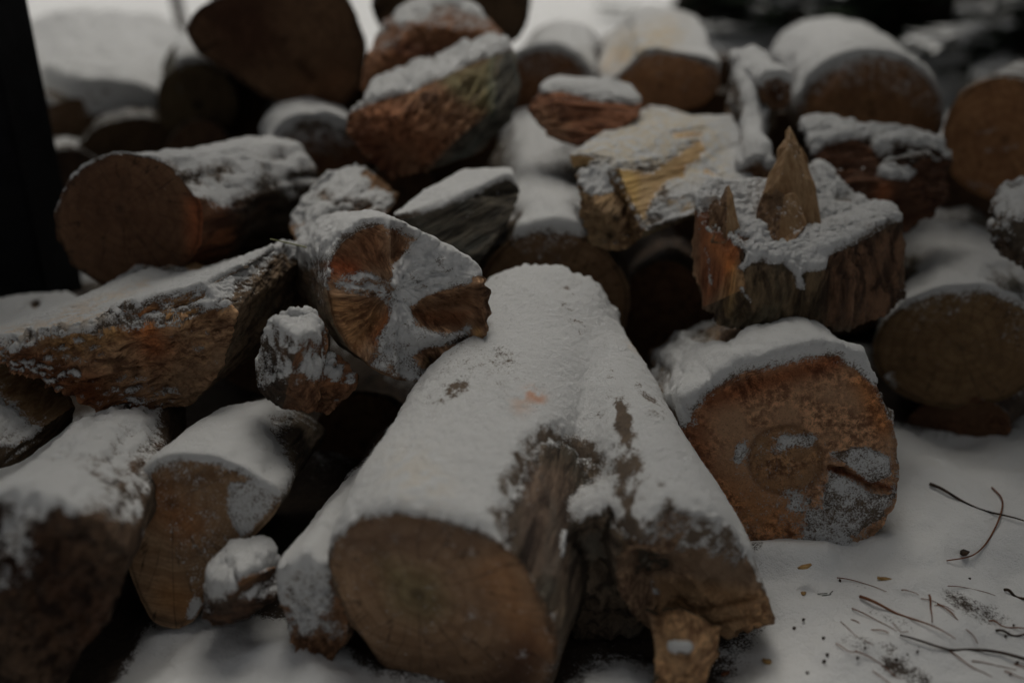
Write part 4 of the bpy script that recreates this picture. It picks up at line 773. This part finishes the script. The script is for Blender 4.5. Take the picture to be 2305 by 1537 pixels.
# ------------------------------------------------------------------ snowy ground: one sheet to the horizon
def axis_(lo, hi, step, far, n=26):
    mid = np.arange(lo, hi, step); g = np.geomspace(step*2, far, n)
    return np.r_[lo-g[::-1], mid, hi+g]
gx = axis_(-1.3, 1.5, .006, 120); gy = axis_(.35, 2.2, .006, 150)
gy = gy[gy > -8] if False else gy
X, Y = np.meshgrid(gx, gy); nx, ny = len(gx), len(gy)
GV = np.stack([X.ravel(), Y.ravel(), np.zeros(X.size)], 1)
near = np.exp(-np.maximum(0, np.hypot(GV[:, 0], GV[:, 1]-1)-2)/3)
i = np.arange(nx*ny).reshape(ny, nx)
GF = np.vstack([np.stack([i[:-1, :-1].ravel(), i[:-1, 1:].ravel(), i[1:, 1:].ravel()], 1), np.stack([i[:-1, :-1].ravel(), i[1:, 1:].ravel(), i[1:, :-1].ravel()], 1)])
sub_ = (GV[:, 0] > -1.35) & (GV[:, 0] < 1.6) & (GV[:, 1] > .3) & (GV[:, 1] < 3.3)
cov = np.ones(len(GV)); ids = np.where(sub_)[0]
cx_ = ((GV[ids, 0]+1.4)/.03).astype(int); cy_ = (GV[ids, 1]/.03).astype(int)
cells = {}; keys = cx_*10000+cy_; uk, first, inv = np.unique(keys, return_index=True, return_inverse=True)
pts = GV[ids[first]].copy(); pts[:, 2] = .015
val = open_sky(pts, dist=1.2)
grid = np.full((cx_.max()+2, cy_.max()+2), 1.); grid[cx_[first], cy_[first]] = val
for _ in range(2):
    gp = np.pad(grid, 1, mode='edge'); grid = (gp[1:-1, 1:-1]*2+gp[:-2, 1:-1]+gp[2:, 1:-1]+gp[1:-1, :-2]+gp[1:-1, 2:])/6
fx, fy = (GV[ids, 0]+1.4)/.03-.5, GV[ids, 1]/.03-.5
x0 = np.clip(fx.astype(int), 0, grid.shape[0]-2); y0 = np.clip(fy.astype(int), 0, grid.shape[1]-2); ax_, ay_ = np.clip(fx-x0, 0, 1), np.clip(fy-y0, 0, 1)
cov[ids] = (grid[x0, y0]*(1-ax_)+grid[x0+1, y0]*ax_)*(1-ay_)+(grid[x0, y0+1]*(1-ax_)+grid[x0+1, y0+1]*ax_)*ay_
GV[:, 2] = (.014*fbm(GV*4, 3, 90)+.014*fbm(GV*11, 3, 91))*near + .0016*fbm(GV*60, 3, 92)*near + (cov-1)*.03 + .10*fbm(GV*.35, 3, 93)*sstep(3, 7, np.hypot(GV[:, 0], GV[:, 1]))
gpx, gpy, gd = proj(GV)
gc = np.minimum((cov-.38)*1.8, .8)+.16*fbm(GV*14, 3, 94)-.22*np.clip(fbm(GV*5, 3, 95)-.1, 0, 1)
bf = field(gpx, gpy, [('seg', 2130, 1340, 2270, 1410, 34, -.75), ('seg', 2160, 1350, 2230, 1380, 26, -.3), ('seg', 2000, 1490, 2080, 1530, 24, -.8), ('seg', 1960, 1370, 2050, 1410, 16, -.55), ('seg', 1700, 1260, 1840, 1250, 14, -.45), ('seg', 1880, 1300, 1960, 1320, 12, -.4),
                      ('seg', 2080, 1420, 2300, 1500, 50, -.15), ('seg', 1800, 1330, 1870, 1335, 8, -.4), ('seg', 470, 1430, 540, 1480, 16, -.4), ('seg', 1900, 1440, 2100, 1460, 18, -.35)])
bf += field(gpx, gpy, [('poly', [(330, 1440), (480, 1390), (760, 1420), (820, 1560), (760, 1620), (200, 1620)], 30, 1.0), ('poly', [(2000, 1000), (2320, 1030), (2320, 1200), (2000, 1200)], 20, .6)])
okd = (gd > .2) & (gd < 2); gc = np.where(okd, gc+bf, gc)
GV[:, 2] += np.where(okd, field(gpx, gpy, [('seg', 1690, 1262, 1850, 1262, 34, .022), ('seg', 350, 1440, 480, 1420, 50, .02), ('seg', 560, 1430, 700, 1470, 60, .012)]), 0)
g_o = mk('ground', GV, GF, MAT['ground'], None, dict(lc=GV, cover=gc)); g_o['kind'] = 'structure'
g_o.name = 'ground'
GB = BVHTree.FromPolygons([tuple(v) for v in GV[ids]], [], all_triangles=True) if False else None
def gz(x, y):   # ground height by nearest sample
    ix = np.clip(np.searchsorted(gx, x), 0, nx-1); iy = np.clip(np.searchsorted(gy, y), 0, ny-1); return GV[iy*nx+ix, 2]
def onground(px, py):
    r = ray(px, py); z = 0.
    for _ in range(4): d = (z-H)/r[2]; p = CAMP+r*d; z = gz(p[0], p[1])
    return p
def tube(pts, rad, n=6):
    pts = np.array(pts); m = len(pts); T = np.gradient(pts, axis=0); T /= np.linalg.norm(T, axis=1, keepdims=True)+1e-9
    a = np.cross(T, [0, 0, 1.]); a /= np.linalg.norm(a, axis=1, keepdims=True)+1e-9; b = np.cross(a, T)
    V = []; rad = np.broadcast_to(rad, (m,))
    for k in range(n):
        t = 2*math.pi*k/n; V.append(pts+(a*math.cos(t)+b*math.sin(t))*rad[:, None])
    V = np.stack(V, 1).reshape(-1, 3); F = []
    for j in range(m-1):
        for k in range(n):
            p, q = j*n+k, j*n+(k+1) % n; F += [[p, q, q+n], [p, q+n, p+n]]
    c = len(V); V = np.vstack([V, pts[:1], pts[-1:]])
    for k in range(n): F += [[c, (k+1) % n, k], [c+1, (m-1)*n+k, (m-1)*n+(k+1) % n]]
    return V, np.array(F)
def catmull(p, n=8):
    p = np.array(p, float); q = np.vstack([2*p[0]-p[1], p, 2*p[-1]-p[-2]]); o = []
    for i in range(1, len(q)-2):
        for k in range(n):
            t = k/n; o.append(.5*((2*q[i])+(-q[i-1]+q[i+1])*t+(2*q[i-1]-5*q[i]+4*q[i+1]-q[i+2])*t*t+(-q[i-1]+3*q[i]-3*q[i+1]+q[i+2])*t**3))
    o.append(q[-2]); return np.array(o)
def litter(name, label, cat, px, r0, r1, mat, lift=.002, group=None, flat=1.):
    pts = catmull([onground(*q) + np.array([0, 0, lift]) for q in px])
    t = np.linspace(0, 1, len(pts)); pts[:, 2] += .002*np.sin(t*9)*flat
    V, F = tube(pts, r0+(r1-r0)*t)
    org = (V.min(0)+V.max(0))/2; o = mk(name, V, F, MAT[mat], None, None, org); o['label'] = label; o['category'] = cat
    if group: o['group'] = group
litter('grass_blade', 'long dark blade slanting over the snow at the right edge', 'grass blade', [(2093, 1092), (2150, 1122), (2230, 1155), (2320, 1182)], .0022, .0007, 'twig')
litter('curved_stem', 'hooked brown stem curving down through the dark blade at the right', 'stem', [(2232, 1100), (2254, 1130), (2250, 1165), (2225, 1215), (2195, 1248), (2165, 1262), (2130, 1266)], .0012, .0007, 'redstem')
litter('straw', 'orange straw lying in the snow, thick at its upper end, longest of the straws', 'straw', [(1935, 1345), (1970, 1362), (2010, 1378), (2060, 1395), (2100, 1415), (2150, 1442)], .0018, .0005, 'redstem')
litter('twig', 'dark twig near the bottom right corner, the longest one', 'twig', [(2025, 1432), (2070, 1448), (2130, 1462), (2180, 1462), (2240, 1472), (2320, 1492)], .0010, .0017, 'twig')
litter('twig', 'short thick dark twig at the right edge above the longest twig', 'twig', [(2260, 1330), (2285, 1342), (2320, 1362)], .0018, .0014, 'twig')
litter('straw', 'tiny upright-looking orange straw above the orange straw', 'straw', [(2091, 1342), (2095, 1368), (2097, 1405)], .0013, .0005, 'redstem')
litter('stem', 'faint reddish stem half sunk in the snow between the straws', 'stem', [(2110, 1360), (2150, 1390), (2180, 1420), (2200, 1450)], .0007, .0005, 'redstem', .0006)
litter('stem', 'reddish stem running out at the right edge just above the longest twig', 'stem', [(2225, 1400), (2260, 1410), (2320, 1424)], .0009, .0006, 'redstem')
litter('stem', 'second dark red stem at the right edge, lower of the close pair', 'stem', [(2240, 1422), (2280, 1430), (2320, 1436)], .0014, .0010, 'twig')
litter('stem', 'thin sunken stem left of the longest twig', 'stem', [(1915, 1395), (1950, 1412), (2000, 1426)], .0006, .0006, 'redstem', .0004)
litter('grass_blade', 'thin pale dry blade caught on the crest of the split log beside the torn log', 'grass blade', [(0, 0), (1, 1)], .001, .001, 'green') if False else None
bl = catmull([P(608, 538, 1.24), P(640, 545, 1.25), P(690, 557, 1.26)]); V, F = tube(bl, np.linspace(.0007, .001, len(bl)))
o = mk('grass_blade', V, F, MAT['green'], None, None, (V.min(0)+V.max(0))/2); o['label'] = 'thin pale dry blade caught on the crest of the split log beside the torn log'; o['category'] = 'grass blade'
def flake(name, label, cat, px, py, sx, sy, mat, seed, z=.001, rz=0., group=None):
    rnd = random.Random(seed); c = onground(px, py)+np.array([0, 0, z]); n = 9; V = []
    for s in (-1, 1):
        for k in range(n):
            a = 2*math.pi*k/n; q = rnd.uniform(.7, 1.15); x, y = sx*math.cos(a)*q, sy*math.sin(a)*q
            V.append(c+np.array([x*math.cos(rz)-y*math.sin(rz), x*math.sin(rz)+y*math.cos(rz), s*.0012+rnd.uniform(-.0006, .0006)+abs(x)*.15]))
    F = [[k, (k+1) % n, n+(k+1) % n] for k in range(n)]+[[k, n+(k+1) % n, n+k] for k in range(n)]+[[0, k+1, k] for k in range(1, n-1)]+[[n, n+k, n+k+1] for k in range(1, n-1)]
    V = np.array(V); o = mk(name, V, np.array(F), MAT[mat], None, None, (V.min(0)+V.max(0))/2); o['label'] = label; o['category'] = cat
    if group: o['group'] = group
flake('dead_leaf', 'dark curled leaf scrap on the hooked brown stem', 'leaf', 2170, 1245, .006, .005, 'twig', 1)
flake('bark_chip', 'red-brown bark chip on the snow near the bottom, right of the torn stub', 'bark chip', 1632, 1517, .006, .0028, 'redstem', 2, rz=.6)
flake('wood_chip', 'tan wood chip half snowed over above the bottom edge', 'wood chip', 1727, 1490, .005, .003, 'straw', 3, rz=-.5)
flake('wood_chip', 'long orange wood chip right below the broken log foot', 'wood chip', 1990, 1305, .008, .0022, 'straw', 4, rz=-.2)
flake('wood_chip', 'orange shred of wood on the snow in front of the broken log end', 'wood chip', 1812, 1277, .009, .003, 'straw', 5, rz=.3)
flake('wood_chip', 'small pale chip left of the needle cluster', 'wood chip', 1808, 1337, .003, .0022, 'straw', 6)
flake('bark_chip', 'tiny round dark crumb in the open snow right of the stub tip', 'bark chip', 1787, 1415, .002, .002, 'twig', 7)
rn_ = random.Random(5)
_lb = ['short', 'bent', 'reddish', 'faint', 'sunken', 'fine', 'thin', 'pale']
for _k in range(16):
    x_, y_ = rn_.uniform(1880, 2290), rn_.uniform(1290, 1525); a_ = rn_.uniform(.2, .65); L_ = rn_.uniform(35, 120)
    litter('stem', 'thin reddish dead stem half sunk in the snow at lower right', 'stem', [(x_, y_), (x_+L_*.5*math.cos(a_), y_+L_*.5*math.sin(a_)+rn_.uniform(-9, 9)), (x_+L_*math.cos(a_), y_+L_*math.sin(a_))], rn_.uniform(.0004, .0008), .0003, 'redstem', .0009, 'reddish stems half sunk in the snow', .25)
for _k in range(22):
    x_, y_ = rn_.uniform(1620, 2290), rn_.uniform(1270, 1530)
    flake('bark_crumb', 'tiny dark bark crumb on the snow at lower right', 'bark crumb', x_, y_, rn_.uniform(.0008, .002), rn_.uniform(.0006, .0014), 'twig', 100+_k, group='bark crumbs on the snow at lower right')
for _k, (a_, b_) in enumerate([((1840, 1338), (1862, 1336)), ((1850, 1342), (1870, 1339)), ((1868, 1337), (1874, 1331))]):
    litter('pine_needle', 'one of a few dark needles lying together on the snow below the broken log', 'needle', [a_, ((a_[0]+b_[0])/2, (a_[1]+b_[1])/2), b_], .0005, .0004, 'needle', .001, 'needles scattered in one cluster', 0)

# ------------------------------------------------------------------ the dark shed post at the left edge
def boxmesh(x0, x1, y0, y1, z0, z1, seg=1):
    V = np.array([[x, y, z] for z in (z0, z1) for y in (y0, y1) for x in (x0, x1)], float)
    F = np.array([[0, 2, 3], [0, 3, 1], [4, 5, 7], [4, 7, 6], [0, 1, 5], [0, 5, 4], [2, 6, 7], [2, 7, 3], [0, 4, 6], [0, 6, 2], [1, 3, 7], [1, 7, 5]])
    return V, F
pr = P(66, 0, 1.42); px1 = pr[0]
px1 = P(64, 0, 1.58)[0]; py1 = P(64, 0, 1.58)[1]
V, F = boxmesh(px1-.16, px1, py1-.14, py1, -.02, 2.4)
o = mk('post', V, F, MAT['post'], None, None, (px1-.08, py1-.07, 0), smooth_sh=False)
bv = o.modifiers.new('b', 'BEVEL'); bv.width = .006; bv.segments = 2
o['label'] = 'black square timber post standing at the left edge of the wood pile'; o['category'] = 'post'

# ------------------------------------------------------------------ background: thin stake, trunks, evergreens under snow
def stake(px, py, dist, h, r, lean, label):
    b = onground(px, py); 
    top = b+np.array([lean, 0, h]); V, F = tube(catmull([b-np.array([0, 0, .05]), (b+top)/2+np.array([.01, 0, 0]), top]), np.linspace(r, r*.7, 17), 8)
    o = mk('stake', V, F, MAT['treebark'], None, None, tuple(b)); o['label'] = label; o['category'] = 'stake'
stake(412, 60, 0, .75, .028, -.10, 'thin dark stake stuck in the snow behind the big dark log at top left')
def trunk(x, y, r, h, label, seed, lean=.0):
    rnd = random.Random(seed); root = bpy.data.objects.new('tree', None); COL.objects.link(root); root.location = (x, y, 0); root['label'] = label; root['category'] = 'tree'; root['group'] = 'bare trees behind the pile'
    z = np.linspace(-.1, h, 14); pts = np.stack([x+lean*z+.03*np.sin(z*1.3+seed), y+0*z, z], 1)
    V, F = tube(pts, r*(1-.05*z)+.05*np.exp(-z/.25), 18); V += (fbm(V*np.array([9, 9, 2]), 3, seed)*.02)[:, None]*np.array([1, 1, 0])
    mk('trunk', V, F, MAT['treebark'], root, None, (x, y, 0))
    for k in range(6):
        a = rnd.uniform(0, 6.28); z0 = rnd.uniform(.5, h*.8); L = rnd.uniform(.5, 1.1)
        p0 = np.array([x+lean*z0, y, z0]); d_ = np.array([math.cos(a), math.sin(a), .45]); pts = catmull([p0, p0+d_*L*.5+[0, 0, .03], p0+d_*L])
        V, F = tube(pts, np.linspace(.022, .005, len(pts)), 6); mk('branch', V, F, MAT['treebark'], root, None, (x, y, 0))
for k, a_ in enumerate([(1.05, 5.6, .17, 3.4, 'brown tree trunk behind the half log at top centre', 1), (1.75, 4.7, .13, 3.2, 'dark tree trunk right of the brown one', 2), (2.25, 6.2, .2, 3.5, 'thick dark trunk behind the branch log', 3), (3.1, 5.4, .15, 3.2, 'slim trunk behind the evergreens at top right', 4), (3.9, 6.6, .22, 3.4, 'trunk farthest right behind the evergreens', 5)]):
    trunk(*a_)
def evergreen(x, y, R, h, label, seed, snowy=.3, z0=.0, nb=90, fat=.16):
    rng = np.random.default_rng(seed); root = bpy.data.objects.new('evergreen', None); COL.objects.link(root); root.location = (x, y, 0)
    root['label'] = label; root['category'] = 'evergreen shrub'; root['group'] = 'evergreens behind the pile'
    V, F = tube(np.array([[x, y, -.05], [x+.02, y, h*.5], [x, y, h*.95]]), [.05, .03, .01], 8); mk('trunk', V, F, MAT['treebark'], root, None, (x, y, 0))
    LV, SV = [], []
    for b in range(nb):
        z = max(z0, 0)+(h-z0)*rng.uniform(.02, 1)**.9; rr = R*(1-(z-z0)/(h-z0))**.8+.04; a = rng.uniform(0, 6.283); L = rr*rng.uniform(.75, 1.15)
        d = np.array([math.cos(a), math.sin(a), (-.18 if z0 == 0 else .05)+.2*rng.random()]); side = np.array([-math.sin(a), math.cos(a), 0])
        nn = 60; t = rng.random(nn)**.6; base = np.array([x, y, z])+d*L*t[:, None]
        sgn = rng.choice([-1, 1], nn)[:, None]; out = side*sgn*(.10*(1-t[:, None]*.6))+d*.07+rng.normal(0, .012, (nn, 3))
        wv = np.cross(out, [0, 0, 1.])*fat+rng.normal(0, .004, (nn, 3))
        LV.append(np.stack([base-wv, base+wv, base+out], 1))
        if rng.random() < snowy:
            m_ = t > .35; sb = base[m_]+np.array([0, 0, .015])+rng.normal(0, .012, (m_.sum(), 3)); so = out[m_]*.8; sw = np.cross(so, [0, 0, 1.])*.45
            SV.append(np.stack([sb-sw, sb+sw, sb+so], 1))
    for nm, L_, mt_ in (('foliage', LV, 'needle'), ('snow', SV, 'farsnow')):
        if L_:
            T_ = np.vstack(L_); V = T_.reshape(-1, 3); mk(nm, V, np.arange(len(V)).reshape(-1, 3), MAT[mt_], root, None, (x, y, 0), False)
for a_ in [(1.75, 3.5, .55, .95, 'low evergreen with snow on its boughs behind the round log at upper right', 11, .5), (2.35, 3.7, .7, 1.3, 'dark evergreen in the top right corner', 12, .25), (2.9, 3.3, .6, 1.1, 'dark evergreen rightmost at the top edge', 13, .3), (1.2, 4.4, .5, 1.0, 'evergreen between the half log and the branch log, nearly black', 14, .1), (2.0, 4.8, .7, 1.6, 'tall evergreen behind the others at the top right', 15, .15), (3.2, 4.5, .8, 1.7, 'evergreen far right behind the rest', 16, .2),
           (1.55, 4.3, .6, 1.3, 'dark evergreen directly behind the branch log', 17, .08), (.95, 5.2, .45, 1.2, 'small evergreen above the half log', 18, .2), (2.7, 4.2, .8, 1.5, 'wide evergreen in the middle of the top right clump', 19, .12), (1.35, 5.4, .7, 1.5, 'evergreen far behind the half log', 20, .1), (2.3, 5.6, .9, 1.7, 'evergreen at the back of the top right clump', 21, .1)]:
    evergreen(*a_)

evergreen(-1.50, 1.50, 1.25, 3.0, 'unseen tall evergreen added left of the post, its boughs shading the pile', 31, .3, .88, 420, .6)  # out-of-frame trees added to darken the left and right sides
evergreen(1.58, 1.15, 1.35, 3.0, 'unseen tall evergreen added on the right, its boughs shading the open snow', 32, .3, .88, 460, .6)
evergreen(2.1, 2.0, 1.30, 3.0, 'second unseen evergreen added for shade on the right, further back', 33, .3, .95, 420, .6)
